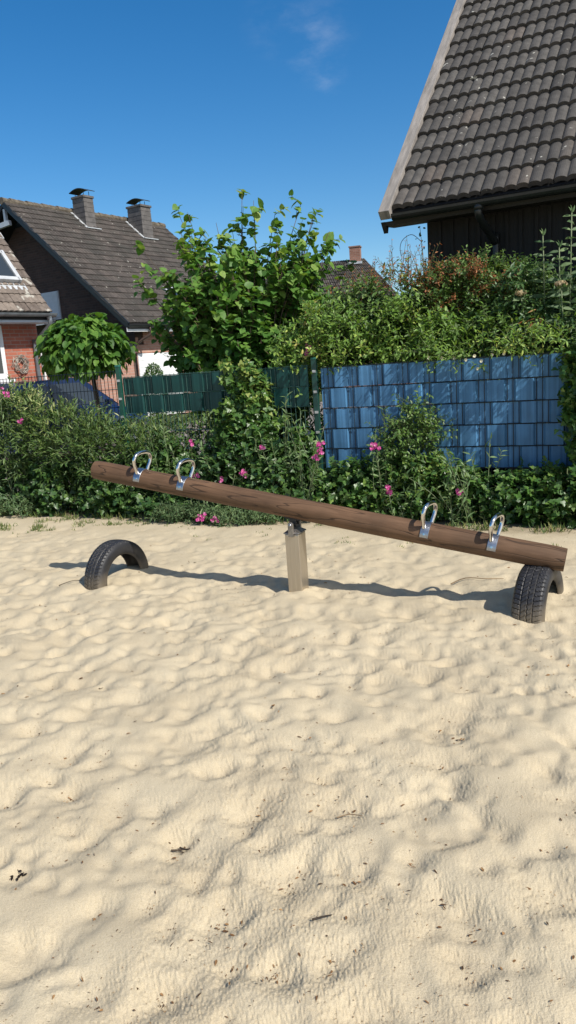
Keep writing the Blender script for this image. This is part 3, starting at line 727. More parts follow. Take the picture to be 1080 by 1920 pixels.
def blob_points(blobs, n, shell=.55, front=None):
    """random points in the outer shell of ellipsoids; blobs: (centre, radii, weight)"""
    w_ = np.array([b[2] for b in blobs], float); w_ /= w_.sum()
    ci = RNG.choice(len(blobs), n, p=w_)
    C_ = np.array([b[0] for b in blobs], float)[ci]; R_ = np.array([b[1] for b in blobs], float)[ci]
    d = norm(RNG.normal(size=(n, 3)))
    r = shell + (1 - shell) * RNG.random(n) ** .6
    loc = d * R_ * r[:, None]
    return C_, loc, norm(d / R_)

def lump(p, f=3.0):
    """cheap 3D noise for clumps and gaps"""
    return (np.sin(p[:, 0] * f + 1.3 * np.sin(p[:, 2] * f * 1.3 + 2)) + np.sin(p[:, 1] * f * 1.1 + 1.7 * np.sin(p[:, 0] * f * .9)) + np.sin(p[:, 2] * f * 1.2 + 1.5 * np.sin(p[:, 1] * f * 1.2 + 4))) / 3

def fence_mass(name, label, cat, blobs, n, k, size, ratio, tp, mat, Lt=.14, upbias=.6, gap=-.45, out=.8, upd=.5, rnd=.5, stem=None, group=None, toneshift=None, droop=0., zmin=.01, dmin=None, shell=.55, stem_r=.003, **kw):
    """a shrub or climber given by ellipsoids in the fence frame (s, d, z)"""
    C_, loc, nd = blob_points(blobs, n, shell)
    q = C_ + loc
    keep = (q[:, 2] > zmin)
    if dmin is not None: keep &= q[:, 1] > dmin(q[:, 0], q[:, 2])
    keep &= lump(q, 7.0) + .5 * lump(q + 9, 15.0) > gap
    q = q[keep]; nd = nd[keep]
    Pw = fr(q[:, 0], q[:, 1], q[:, 2]); Dw = nd[:, 0:1] * FU - nd[:, 1:2] * FV + nd[:, 2:3] * np.array([0, 0, 1.0])
    D = Dw * out + np.array([0, 0, upd]) + RNG.normal(size=Pw.shape) * rnd
    lt = Lt * (.6 + .8 * RNG.random(len(Pw)))
    p, d, nn, L, W_, E_ = twig_leaves(Pw, D, lt, k, size, ratio, upbias, droop=droop, **kw)
    base = fr(np.mean([b[0][0] for b in blobs]), np.mean([b[0][1] for b in blobs]), 0.0)
    root = empty(name, tuple(base)); tag(root, label, cat, group)
    p = p - base; Pl = Pw - base; El = E_ - base
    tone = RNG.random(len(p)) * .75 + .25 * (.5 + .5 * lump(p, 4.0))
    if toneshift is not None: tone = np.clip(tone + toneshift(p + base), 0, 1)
    ok = (p + base)[:, 2] > .0
    leaves_mesh('foliage', p[ok], d[ok], nn[ok], L[ok], W_[ok], tp, mat, root, tone[ok])
    stems_mesh('stems', Pl, El, stem_r, stem_r * .6, stem or m_stem, root)
    return root

m_stem = plain('green stem', (.10, .13, .05), .7, var=.2)
m_bark = plain('bark', (.10, .075, .055), .9, var=.25, scale=20, bump=.4)
m_twig = plain('brown twig', (.14, .09, .055), .85, var=.25)
G = lambda *a: a
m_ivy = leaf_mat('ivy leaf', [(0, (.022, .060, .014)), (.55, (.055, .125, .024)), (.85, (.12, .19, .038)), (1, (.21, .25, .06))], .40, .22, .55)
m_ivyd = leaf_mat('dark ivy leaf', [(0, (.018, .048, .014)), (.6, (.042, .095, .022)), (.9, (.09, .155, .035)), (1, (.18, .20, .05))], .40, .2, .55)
m_yew = leaf_mat('clipped hedge leaf', [(0, (.022, .050, .014)), (.5, (.056, .105, .024)), (.85, (.11, .165, .04)), (1, (.30, .32, .13))], .5, .25)
m_haz = leaf_mat('hazel leaf', [(0, (.030, .080, .016)), (.5, (.060, .145, .026)), (.85, (.115, .21, .038)), (1, (.20, .275, .058))], .5, .32, .35)
m_cat = leaf_mat('round tree leaf', [(0, (.030, .085, .014)), (.5, (.062, .145, .022)), (1, (.115, .21, .036))], .5, .32, .35)
m_hon = leaf_mat('honeysuckle leaf', [(0, (.045, .075, .016)), (.45, (.085, .165, .028)), (.8, (.165, .25, .048)), (.94, (.32, .34, .085)), (1, (.42, .29, .12))], .5, .32, gain=1.5)
m_drk = leaf_mat('dark shrub leaf', [(0, (.026, .056, .016)), (.55, (.062, .12, .028)), (.85, (.12, .185, .045)), (1, (.22, .20, .06))], .45, .25)
m_pyr = leaf_mat('firethorn leaf', [(0, (.035, .075, .018)), (.6, (.080, .150, .030)), (1, (.16, .23, .055))], .42, .28)
m_red = leaf_mat('rusty young leaf', [(0, (.10, .055, .02)), (.5, (.24, .085, .03)), (1, (.36, .15, .05))], .6, .2)
m_cot = leaf_mat('cotoneaster leaf', [(0, (.026, .065, .022)), (.55, (.062, .125, .036)), (.9, (.125, .20, .06)), (1, (.22, .27, .10))], .42, .25)
m_pea = leaf_mat('sweet pea leaf', [(0, (.065, .12, .045)), (.6, (.12, .19, .075)), (1, (.19, .26, .11))], .55, .3)
m_wee = leaf_mat('weed leaf', [(0, (.035, .075, .025)), (.6, (.075, .125, .05)), (1, (.14, .20, .08))], .6, .25)
m_gra = leaf_mat('grass blade', [(0, (.05, .09, .02)), (.6, (.10, .15, .035)), (1, (.26, .24, .09))], .6, .3)
m_pet = leaf_mat('pink petal', [(0, (.55, .055, .27)), (.6, (.68, .13, .40)), (1, (.80, .40, .60))], .6, .3, .2, gain=1.0)
m_wht = leaf_mat('cream petal', [(0, (.70, .66, .48)), (1, (.85, .82, .70))], .6, .3, .2, gain=1.0)
m_dry = leaf_mat('dry leaf', [(0, (.22, .11, .045)), (.6, (.42, .22, .09)), (1, (.55, .36, .17))], .7, .25, .2, gain=1.0)

def chain(s0, s1, step, d, z, rs, rd, rz, js=.1, seed=0, w=1.0):
    rg = np.random.default_rng(seed); out = []
    for s in np.arange(s0, s1 + 1e-6, step):
        zz = z(s) if callable(z) else z; rr = rz(s) if callable(rz) else rz; d_ = d(s) if callable(d) else d
        j = 1 + js * rg.normal()
        out.append(((s + .08 * rg.normal(), d_ + .04 * rg.normal(), zz), (rs * j, rd * (1 + js * rg.normal()), rr * (1 + .6 * js * rg.normal())), w * rs * rr))
    return out
front = lambda k: (lambda s, z: np.full_like(s, k))

# left: clipped hedge above, ivy at its feet
hz = lambda s: float(np.interp(s, [-5.2, -4.0, -3.45, -3.0, -2.5, -2.1, -1.7], [1.50, 1.43, 1.34, 1.12, .98, .90, .76]))
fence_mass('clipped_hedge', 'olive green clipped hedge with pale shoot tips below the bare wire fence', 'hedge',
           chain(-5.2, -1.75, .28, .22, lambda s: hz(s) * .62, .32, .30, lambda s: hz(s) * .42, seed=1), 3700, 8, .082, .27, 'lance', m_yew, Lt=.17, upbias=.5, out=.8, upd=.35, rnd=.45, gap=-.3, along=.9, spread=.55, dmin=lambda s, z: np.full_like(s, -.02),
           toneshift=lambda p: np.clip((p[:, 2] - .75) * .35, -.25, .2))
fence_mass('ivy', 'dark glossy ivy bank at the foot of the clipped hedge', 'ivy',
           chain(-5.2, -1.5, .24, .30, .24, .28, .24, .34, seed=2), 2100, 6, .068, 1.0, 'ivy', m_ivyd, Lt=.12, upbias=.35, out=1.0, upd=.3, rnd=.5, gap=-.35)
# centre: ivy climbing over the green strips
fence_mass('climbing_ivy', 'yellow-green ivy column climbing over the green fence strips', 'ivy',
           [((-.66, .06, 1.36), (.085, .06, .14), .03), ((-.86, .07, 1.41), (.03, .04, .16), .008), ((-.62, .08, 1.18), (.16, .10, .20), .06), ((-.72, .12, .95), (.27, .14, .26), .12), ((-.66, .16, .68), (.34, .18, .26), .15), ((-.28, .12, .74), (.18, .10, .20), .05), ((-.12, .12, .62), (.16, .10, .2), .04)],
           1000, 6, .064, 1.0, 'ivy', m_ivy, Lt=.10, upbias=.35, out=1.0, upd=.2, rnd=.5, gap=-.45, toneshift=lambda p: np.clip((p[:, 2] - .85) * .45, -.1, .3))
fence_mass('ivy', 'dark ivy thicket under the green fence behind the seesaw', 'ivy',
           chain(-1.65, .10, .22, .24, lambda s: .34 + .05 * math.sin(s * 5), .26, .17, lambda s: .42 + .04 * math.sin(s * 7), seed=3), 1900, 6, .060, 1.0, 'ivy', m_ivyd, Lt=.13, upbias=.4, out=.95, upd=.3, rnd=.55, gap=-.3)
# right: ivy bank under the blue fence
rz_ = lambda s: float(np.interp(s, [.1, .6, 1.0, 1.2, 1.5, 2.1, 2.5, 3.2], [.40, .50, .60, .56, .42, .40, .46, .62]))
fence_mass('ivy', 'green ivy bank along the foot of the blue fence', 'ivy',
           chain(.05, 4.6, .22, .20, lambda s: rz_(s) * .45, .26, .17, lambda s: rz_(s) * .58, seed=4), 3700, 6, .062, 1.0, 'ivy', m_ivy, Lt=.12, upbias=.4, out=.95, upd=.35, rnd=.55, gap=-.32, toneshift=lambda p: np.clip((p[:, 2] - .35) * .2 - .05, -.15, .12))
fence_mass('thorny_shrub', 'small thorny shrub growing up in front of the blue fence', 'shrub',
           [((1.0, .16, .62), (.24, .16, .24), .08), ((1.10, .16, .82), (.10, .10, .16), .03), ((.86, .16, .74), (.10, .08, .12), .015), ((1.08, .15, .98), (.04, .05, .12), .008), ((1.22, .15, .80), (.08, .06, .09), .012)],
           330, 7, .046, .6, 'ovate', m_pyr, Lt=.19, upbias=.5, out=.8, upd=.55, rnd=.5, gap=-.5)
fence_mass('climbing_ivy', 'leafy ivy climbing the post at the right end of the blue fence', 'ivy',
           [((2.55, .10, 1.25), (.13, .12, .30), .07), ((2.62, .16, .85), (.18, .16, .40), .12), ((2.80, .22, 1.3), (.2, .16, .4), .07), ((2.47, .08, .95), (.06, .06, .14), .02), ((2.50, .08, 1.38), (.08, .08, .1), .02)],
           900, 6, .066, 1.0, 'ivy', m_ivy, Lt=.12, upbias=.4, out=1.0, upd=.2, rnd=.5, gap=-.4, toneshift=lambda p: np.full(len(p), .08))

# beyond the blue fence
fence_mass('honeysuckle', 'yellow-green honeysuckle tangle spilling along the blue fence top', 'shrub',
           chain(-.15, 2.2, .22, lambda s: -.30, lambda s: float(np.interp(s, [-.2, .5, 1.2, 2.2], [1.56, 1.66, 1.62, 1.58])) + .06 * math.sin(s * 9), .28, .30, lambda s: float(np.interp(s, [-.2, .3, 1.0, 2.2], [.34, .38, .30, .14])), seed=5, js=.25), 1800, 7, .064, .52, 'ovate', m_hon, Lt=.15, upbias=.5, out=.8, upd=.4, rnd=.6, gap=-.45, zmin=1.2,
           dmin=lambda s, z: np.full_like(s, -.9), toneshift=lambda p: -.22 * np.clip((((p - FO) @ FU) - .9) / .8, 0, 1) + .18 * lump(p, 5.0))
fence_mass('mixed_shrub', 'green shrub with bushy shoots between the hazel and the barn', 'shrub',
           [((.35, -.75, 1.85), (.36, .35, .36), .13), ((.72, -.80, 1.98), (.32, .32, .36), .11), ((.95, -.85, 1.85), (.30, .3, .42), .1), ((.1, -.7, 1.75), (.25, .3, .3), .07), ((.55, -.7, 1.6), (.5, .3, .3), .12)],
           1300, 7, .078, .50, 'ovate', m_drk, Lt=.18, upbias=.5, out=.8, upd=.6, rnd=.5, gap=-.4, toneshift=lambda p: np.full(len(p), .1), zmin=1.0)
fence_mass('red_tipped_shrub', 'thin shrub with reddish tips beside the hazel', 'shrub',
           [((.22, -1.0, 2.05), (.16, .2, .2), .02), ((.38, -1.0, 2.12), (.14, .2, .2), .02), ((.08, -1.0, 1.95), (.14, .2, .2), .02), ((.5, -1.0, 2.05), (.12, .2, .18), .02), ((.75, -.75, 2.26), (.2, .2, .1), .02), ((.95, -.7, 2.2), (.15, .2, .1), .02)],
           300, 7, .045, .34, 'ovate', m_red, Lt=.26, upbias=.5, out=.5, upd=1.0, rnd=.4, gap=-.6, zmin=1.0)
fence_mass('firethorn', 'green firethorn bush in front of the dark barn wall', 'shrub',
           [((1.18, -.80, 2.08), (.26, .3, .24), .07), ((1.48, -.80, 2.14), (.30, .3, .24), .08), ((1.75, -.78, 2.06), (.26, .3, .24), .07), ((1.35, -.70, 1.88), (.45, .3, .25), .12)],
           1250, 8, .050, .5, 'ovate', m_pyr, Lt=.14, upbias=.5, out=.8, upd=.5, rnd=.55, gap=-.5, zmin=1.0)
fence_mass('rusty_shoots', 'rusty orange shoots crowning the firethorn by the barn', 'shrub',
           [((1.12, -.68, 2.13), (.17, .16, .15), .04), ((1.38, -.66, 2.18), (.16, .16, .16), .05), ((1.58, -.66, 2.20), (.16, .16, .13), .04), ((1.62, -.62, 2.03), (.13, .12, .09), .03), ((1.20, -.60, 1.98), (.12, .12, .10), .03), ((1.80, -.60, 2.12), (.12, .12, .08), .02)],
           380, 8, .040, .45, 'ovate', m_red, Lt=.12, upbias=.5, out=.8, upd=.4, rnd=.55, gap=-.35, zmin=1.0)
fence_mass('cotoneaster', 'dense small-leaved dark green bush at the right end of the fence', 'shrub',
           [((1.98, -.55, 1.95), (.26, .28, .30), .09), ((2.3, -.55, 1.85), (.34, .3, .30), .11), ((1.95, -.45, 1.68), (.45, .28, .24), .11), ((2.45, -.40, 1.66), (.36, .28, .28), .1), ((2.9, -.45, 1.9), (.4, .35, .5), .16)],
           1500, 8, .062, .50, 'ovate', m_cot, Lt=.13, upbias=.5, out=.85, upd=.4, rnd=.6, gap=-.4, zmin=1.0)
fence_mass('wild_shrub', 'leafy shrub filling the gap between the fence and the barn', 'shrub',
           chain(.2, 5.2, .4, -1.1, 1.0, .45, .35, .78, seed=9), 2900, 7, .05, .5, 'ovate', m_drk, Lt=.18, upbias=.5, out=.8, upd=.5, rnd=.5, gap=-.5)

fence_mass('privet_hedge', 'dark shady hedge right behind the green fence panel', 'hedge',
           chain(-3.2, .1, .3, -.45, .55, .36, .26, .50, seed=21), 1500, 7, .06, .5, 'ovate', m_drk, Lt=.18, upbias=.5, out=.8, upd=.4, rnd=.5, gap=-.5)
fence_mass('trailing_honeysuckle', 'leafy trails hanging forward over the top edge of the blue fence', 'shrub',
           [((.45, .05, 1.53), (.22, .06, .05), .02), ((.85, .07, 1.54), (.25, .08, .05), .03), ((1.3, .08, 1.54), (.25, .09, .05), .04), ((1.7, .10, 1.55), (.25, .10, .06), .05), ((2.1, .12, 1.56), (.25, .12, .06), .05), ((2.45, .14, 1.56), (.2, .14, .08), .04), ((1.62, .08, 1.42), (.05, .04, .06), .008)],
           170, 6, .058, .4, 'ovate', m_hon, Lt=.15, upbias=.4, out=.6, upd=.25, rnd=.6, gap=-.6, zmin=1.2)
# white blooms along the honeysuckle
for i, (s_, d_, z_) in enumerate([(1.30, .05, 1.47), (1.42, .06, 1.46), (1.52, .07, 1.44), (1.60, .08, 1.47), (1.66, .09, 1.42), (1.63, .10, 1.355), (1.75, .07, 1.47), (1.18, .05, 1.48), (1.85, .06, 1.47)]):
    base = fr(s_, d_, z_); PP = np.zeros((5, 3)); PD = np.array([(math.cos(k * 1.2566), -.5, math.sin(k * 1.2566)) for k in range(5)]); PN = np.tile([0., -1, .3], (5, 1))
    o = leaves_mesh('white_flower', PP, PD, PN, .019, .018, 'petal', m_wht); o.location = base
    tag(o, 'small cream flower hanging at the top edge of the blue fence', 'flower', 'cream flowers along the blue fence top')

# ------------------------------------------------------------------ hazel behind the green fence
def shoot_tree(name, label, cat, base, tips, leaf, ratio, tp, mat, twigs=9, k=6, tw=.34, bend=.25, start=.35, trunk_r=.018, group=None, droop=.35):
    root = empty(name, tuple(base)); tag(root, label, cat, group)
    br = MB(); B_ = []; D_ = []; L_ = []
    for tip in tips:
        tip = np.array(tip) - base
        b0 = np.array([RNG.normal() * .13, RNG.normal() * .13, 0.0])
        ctrl = b0 + (tip - b0) * np.array([.35, .35, .62])
        pts = [b0 * (1 - t) ** 2 + 2 * t * (1 - t) * ctrl + t * t * tip for t in np.linspace(0, 1, 9)]
        br.tube(pts, [trunk_r * (1 - .85 * i / 8) for i in range(9)], 5)
        L0 = np.linalg.norm(tip - b0)
        for i in range(twigs):
            t = start + (1 - start) * (i + RNG.random()) / twigs
            p = b0 * (1 - t) ** 2 + 2 * t * (1 - t) * ctrl + t * t * tip
            tg = 2 * (1 - t) * (ctrl - b0) + 2 * t * (tip - ctrl); tg = tg / np.linalg.norm(tg)
            d = tg * .55 + RNG.normal(size=3) * .55; d[2] += .1
            B_.append(p); D_.append(d); L_.append(tw * (1.15 - .7 * t) * (.6 + .8 * RNG.random()))
        B_.append(pts[6]); D_.append(pts[8] - pts[6]); L_.append(np.linalg.norm(pts[8] - pts[6]) * 1.05)
    B_ = np.array(B_); D_ = np.array(D_); L_ = np.array(L_)
    p, d, nn, L, W_, E_ = twig_leaves(B_, D_, L_, k, leaf, ratio, .75, .95, droop, .35, .35)
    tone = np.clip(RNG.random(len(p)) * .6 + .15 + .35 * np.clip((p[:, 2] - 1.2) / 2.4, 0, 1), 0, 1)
    br.build('branches', m_bark, root, True)
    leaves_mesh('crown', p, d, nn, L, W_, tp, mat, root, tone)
    stems_mesh('twigs', B_, E_, .004, .002, m_twig, root)
    return root
hb = np.array([-.33, 9.45, 0.0])
tips = [(-.28, 9.5, 3.56), (-.95, 9.5, 3.36), (-.15, 9.4, 3.42), (.10, 9.4, 3.28), (.42, 9.5, 3.38), (.58, 9.4, 3.22), (-1.62, 9.4, 2.62), (-1.50, 9.3, 2.95), (-.62, 9.5, 3.22), (-1.05, 9.4, 3.12), (.70, 9.4, 2.85), (.78, 9.3, 2.35), (.80, 9.2, 2.0), (.88, 9.2, 2.55), (.92, 9.1, 2.2), (.95, 9.1, 1.9), (.72, 9.3, 3.0), (-1.45, 9.2, 2.2), (-1.42, 9.3, 1.85)]
for i in range(225):
    th = RNG.random() * 6.283; rr = RNG.random() ** .45
    z = 1.30 + (1.66 + .12 * math.sin(2.3 * th + 1.0) + .12 * RNG.normal()) * RNG.random() ** .85
    wz = np.interp(z, [1.3, 2.2, 2.9, 3.2], [1.05, 1.14, 1.04, .84])
    tips.append((hb[0] + .09 + wz * rr * math.cos(th), hb[1] + .8 * wz * rr * math.sin(th), z))
shoot_tree('hazel_bush', 'large leafy hazel bush standing behind the green fence', 'bush', hb, tips, .112, .92, 'cordate', m_haz, twigs=13, k=6, start=.22)

# ------------------------------------------------------------------ clipped round tree by the red house
def round_tree():
    base = np.array([-3.14, 13.0, 0.0]); root = empty('round_tree', tuple(base))
    tag(root, 'small round-headed tree with big drooping leaves beside the red brick house', 'tree')
    t = MB(); t.tube([(0.02, 0, -.05), (.01, 0, .8), (-.02, 0, 1.5), (-.05, 0, 2.0)], [.045, .04, .036, .03], 10)
    for i in range(14):
        a = i * 2.4; t.tube([(-.03, 0, 1.55 + .02 * i), (.35 * math.cos(a) - .05, .35 * math.sin(a), 1.9 + .1 * math.sin(i)), (.62 * math.cos(a) - .08, .6 * math.sin(a), 2.05 + .12 * math.sin(2 * i))], [.016, .011, .005], 5)
    t.build('trunk', m_bark, root, True)
    n = 1750; d = norm(RNG.normal(size=(n, 3))); d[:, 2] = np.where(d[:, 2] < -.75, -d[:, 2], d[:, 2])
    r = .50 + .54 * RNG.random(n) ** .7; wob = 1 + .16 * lump(d * 2.6, 2.5)
    c_ = np.array([-.09, 0, 1.93]); p = c_ + d * np.array([.74, .70, .54]) * (r * wob)[:, None]
    p = p[p[:, 2] > 1.42 + .18 * RNG.random(len(p))]; dd = norm(p - c_)
    D = dd * .6 + np.array([0, 0, -.75]) + RNG.normal(size=p.shape) * .38
    Nn = dd * .7 + np.array([0, 0, .5]) + RNG.normal(size=p.shape) * .38
    L = .10 + .08 * RNG.random(len(p))
    leaves_mesh('crown', p, D, Nn, L, L * .78, 'cordate', m_cat, root, np.clip(RNG.random(len(p)), 0, 1))
round_tree()

# clipped conifer in front of the garage
def box_ball():
    base = np.array([-3.11, 19.0, 0.0]); root = empty('clipped_conifer', tuple(base)); tag(root, 'small clipped conifer in front of the white garage door', 'shrub')
    n = 2600; d = norm(RNG.normal(size=(n, 3))); r = .8 + .22 * RNG.random(n)
    p = np.array([0, 0, .95]) + d * np.array([.29, .29, .72]) * r[:, None]
    leaves_mesh('foliage', p, d + RNG.normal(size=d.shape) * .5 + np.array([0, 0, .6]), d + RNG.normal(size=d.shape) * .4, .07, .03, 'lance', m_cot, root)
    MB().tube([(0, 0, -.1), (0, 0, .9)], [.04, .02], 8).build('trunk', m_bark, root, True)
box_ball()

# ------------------------------------------------------------------ sweet peas
def sweet_pea(label, s, d, h, flowers, lean=0.0, nst=4):
    base = fr(s, d, 0.0); root = empty('sweet_pea', tuple(base)); tag(root, label, 'flower', 'sweet peas in the hedge')
    st = MB(); LP, LD, LN = [], [], []
    def stem(a, b):
        mid = (a + b) / 2 + RNG.normal(size=3) * .05
        pts = smooth_path([a, mid, b], 5); st.tube(pts, [.0045 * (1 - .6 * i / (len(pts) - 1)) for i in range(len(pts))], 4)
        for i in range(1, len(pts)):
            p = np.array(pts[i]); side = norm(RNG.normal(size=3) + np.array([0, -.4, .2]))
            for sg in (-1, 1):
                LP.append(p); LD.append(side * sg * .8 + np.array([0, -.2, .45])); LN.append(np.array([0, -.3, 1]) + RNG.normal(size=3) * .4)
    ends = []
    for fs, fd, fz in flowers:                                  # blooms stand out in front of the leaves
        q = fr(fs, fd, fz)
        if fz < 1.3:
            eye = np.array([0, 0, CAM_H]); dq = -float(np.dot(q - FO, FV)); de = -float(np.dot(eye - FO, FV)); q = q + (eye - q) * max(0, .46 - dq) / (de - dq)
        ends.append(q - base)
    for e_ in ends: stem(np.array([RNG.normal() * .04, RNG.normal() * .04, max(0, e_[2] - .75)]), e_)
    for i in range(nst):
        stem(np.array([RNG.normal() * .06, RNG.normal() * .05, 0]), np.array([RNG.normal() * .16 + lean, RNG.normal() * .08 - .04, h * (.55 + .5 * RNG.random())]))
    st.build('stems', m_stemp, root, True)
    L = .06 + .035 * RNG.random(len(LP))
    leaves_mesh('leaves', np.array(LP), np.array(LD), np.array(LN), L, L * .28, 'lance', m_pea, root)
    for e_ in ends:
        PP, PD, PN = [], [], []; nf = RNG.integers(3, 6)
        for j in range(nf):
            c0 = e_ + np.array([RNG.normal() * .014, RNG.normal() * .010 - .01, RNG.normal() * .016])
            for k in range(5):
                a = k * 1.2566 + RNG.random(); PP.append(c0); PD.append(np.array([math.cos(a), -.35 + .3 * RNG.random(), math.sin(a) + .2])); PN.append(np.array([.3 * RNG.normal(), -1, .4]))
        leaves_mesh('flower', np.array(PP), np.array(PD), np.array(PN), .021, .022, 'petal', m_pet, root)
    return root
m_stemp = plain('pale stem', (.16, .20, .10), .6, var=.15)
sweet_pea('sweet pea with two pink blooms against the blue fence strips', .78, .34, 1.0, [(.690, .30, .715), (.735, .30, .70)], nst=3)
sweet_pea('sweet pea with a pink bloom low in the ivy under the blue fence', .95, .40, .45, [(.86, .42, .34), (.885, .42, .315), (.845, .42, .30)], nst=2)
sweet_pea('tall sweet pea with pink blooms beside the post between green and blue strips', .02, .30, 1.05, [(.135, .22, .665), (.095, .22, .60), (.13, .2, .73)], nst=6)
sweet_pea('sweet pea with a pink bloom in front of the ivy column', -.40, .34, .85, [(-.46, .30, .71)], lean=.1, nst=5)
sweet_pea('sweet pea with a pair of pink blooms above the middle of the log', -.62, .36, .6, [(-.655, .38, .455), (-.63, .38, .465)], nst=2)
sweet_pea('sweet pea with pink blooms behind the second chrome grip', -1.1, .36, .85, [(-.92, .38, .41), (-1.235, .36, .78), (-1.20, .40, .45)], nst=5)
sweet_pea('low sweet pea trailing on the sand below the log with pink blooms', -.95, .52, .3, [(-.985, .74, .10), (-.955, .74, .085), (-.80, .75, .07)], nst=3)
sweet_pea('sweet pea with pink blooms hanging over the green strips from the hazel', -.12, -.14, 1.5, [(-.10, -.16, 1.665), (-.085, -.16, 1.64), (-.085, -.12, 1.60)], nst=2)
sweet_pea('sweet pea with pink blooms on top of the clipped hedge', -3.75, .36, 1.4, [(-3.66, .36, 1.40), (-3.74, .36, 1.44), (-3.45, .4, 1.06)], nst=5)

sweet_pea('thin-stemmed sweet pea with one pink bloom below the middle of the blue fence', 1.45, .36, .55, [(1.50, .40, .30)], nst=8)
sweet_pea('wispy bloomless sweet pea rising in front of the blue strips near the right grips', 1.62, .30, .82, [], nst=5)
sweet_pea('bloomless sweet pea with tall pale stems in front of the green fence gap', -1.55, .34, 1.05, [], nst=6)
sweet_pea('wispy bloomless sweet pea between the ivy column and the fence post', -.22, .34, 1.15, [], nst=7)
# low weeds and grass at the foot of the hedge
fence_mass('weed_patch', 'low grey-green weeds sprawling onto the sand below the log', 'weeds',
           [((-1.45, .60, .05), (.16, .13, .08), .03), ((-1.15, .62, .05), (.28, .13, .07), .05), ((-.75, .62, .045), (.30, .12, .06), .05), ((-.40, .58, .04), (.2, .1, .05), .03)],
           620, 7, .052, .26, 'lance', m_wee, Lt=.08, upbias=.6, out=.6, upd=.6, rnd=.6, gap=-.5, zmin=0)
fence_mass('weed_patch', 'fresh green weeds growing at the left end of the hedge foot', 'weeds',
           [((-3.55, .58, .08), (.3, .12, .12), .05), ((-3.9, .60, .08), (.25, .12, .14), .05), ((-4.3, .6, .1), (.25, .12, .14), .05)],
           300, 7, .055, .3, 'lance', m_wee, Lt=.1, upbias=.6, out=.6, upd=.7, rnd=.6, gap=-.5, zmin=0)
def grass():
    P_, D_, Nn, L_ = [], [], [], []
    def tuft(s, d, n, h, sp):
        for i in range(n):
            b = fr(s + RNG.normal() * sp, d + RNG.normal() * sp * .7, 0.0); b[2] = float(sand_at(b[0], b[1])) - .004
            a = RNG.random() * 6.28; P_.append(b); D_.append((math.cos(a) * .7, math.sin(a) * .7, .5 + RNG.random())); Nn.append((math.cos(a), math.sin(a), .4)); L_.append(h * (.5 + RNG.random()))
    for i in range(70): tuft(RNG.uniform(-4.6, 2.7), .52 + abs(RNG.normal()) * .06, 14, .07, .035)
    for s, d in ((-3.25, 1.05), (-3.15, 1.15), (-2.75, 1.08), (-2.65, 1.15), (-2.9, .82), (-3.5, 1.2), (-2.35, .85), (-2.0, .8), (-1.8, .7)):
        for j in range(4): tuft(s + RNG.normal() * .07, d + RNG.normal() * .05, 16, .045, .03)
    for i in range(40): tuft(RNG.uniform(-4.2, 2.4), .75 + abs(RNG.normal()) * .28, 6, .028, .02)
    o = leaves_mesh('grass', np.array(P_), np.array(D_), np.array(Nn), np.array(L_), .007, 'lance', m_gra)
    tag(o, 'short grass scattered along the edge of the sand', None, kind='stuff')
grass()

# tall plants with paired leaves at the right
def tall_plant(label, s, d, z0, h, lean, head=False):
    base = fr(s, d, 0.0); root = empty('tall_plant', tuple(base)); tag(root, label, 'plant', 'tall stems by the barn')
    pts = [np.array([lean[0] * t * t, lean[1] * t * t, h * t]) for t in np.linspace(0, 1, 10)]
    MB().tube(pts, [.010 * (1 - .5 * i / 9) for i in range(10)], 6).build('stem', m_stemp, root, True)
    PP, PD, PN, PL = [], [], [], []
    z = z0; k = 0
    while z < h:
        t = z / h; c_ = np.array([lean[0] * t * t, lean[1] * t * t, z]); a = k * 1.5708 + RNG.normal() * .25
        for sg in (0, math.pi):
            PP.append(c_); PD.append((math.cos(a + sg), math.sin(a + sg), -.15 + .5 * RNG.random())); PN.append((SUNV[0] * .9 + .3 * RNG.normal(), SUNV[1] * 1.3, .45)); PL.append((.175 - .09 * (z - z0) / (h - z0)) * (.85 + .3 * RNG.random()))
        z += .052 + .02 * RNG.random(); k += 1
    for sg in (0, 2.1, 4.2): PP.append(pts[-1]); PD.append((.5 * math.cos(sg), .5 * math.sin(sg), 1)); PN.append((SUNV[0], SUNV[1], .3)); PL.append(.07)
    PL = np.array(PL); leaves_mesh('leaves', np.array(PP), np.array(PD), np.array(PN), PL, PL * .42, 'ovate', m_wee, root)
    if head:
        n = 60; q = np.array([lean[0], lean[1], h]) + norm(RNG.normal(size=(n, 3))) * np.array([.045, .045, .018])
        leaves_mesh('flower_head', q, RNG.normal(size=(n, 3)) * .4 + np.array([0, 0, 1.]), RNG.normal(size=(n, 3)), .028, .02, 'petal', m_headd, root)
    return root
m_headd = leaf_mat('faded flower', [(0, (.42, .32, .18)), (1, (.62, .52, .34))], .8, .2, .2, gain=1.0)
tall_plant('tall single stem with paired leaves standing clear of the dark barn wall', 2.17, -.40, 1.55, 2.47, (-.04, 0.0))
tall_plant('shorter leafy stem just beside the tall one against the barn', 2.27, -.36, 1.5, 2.15, (.03, 0))
tall_plant('tallest leafy stem at the right edge in front of the barn', 2.36, -.30, 1.5, 2.62, (.02, 0.0))
tall_plant('leafy stem between the two tallest ones in front of the barn', 2.30, -.26, 1.45, 2.34, (-.02, 0))
tall_plant('leaning stem with a faded cream flower head above the dense bush', 2.10, -.34, 1.45, 1.98, (-.16, 0.0), True)
tall_plant('stem with a faded flower head at the right edge of the bush', 2.36, -.20, 1.45, 2.02, (-.06, 0.0), True)
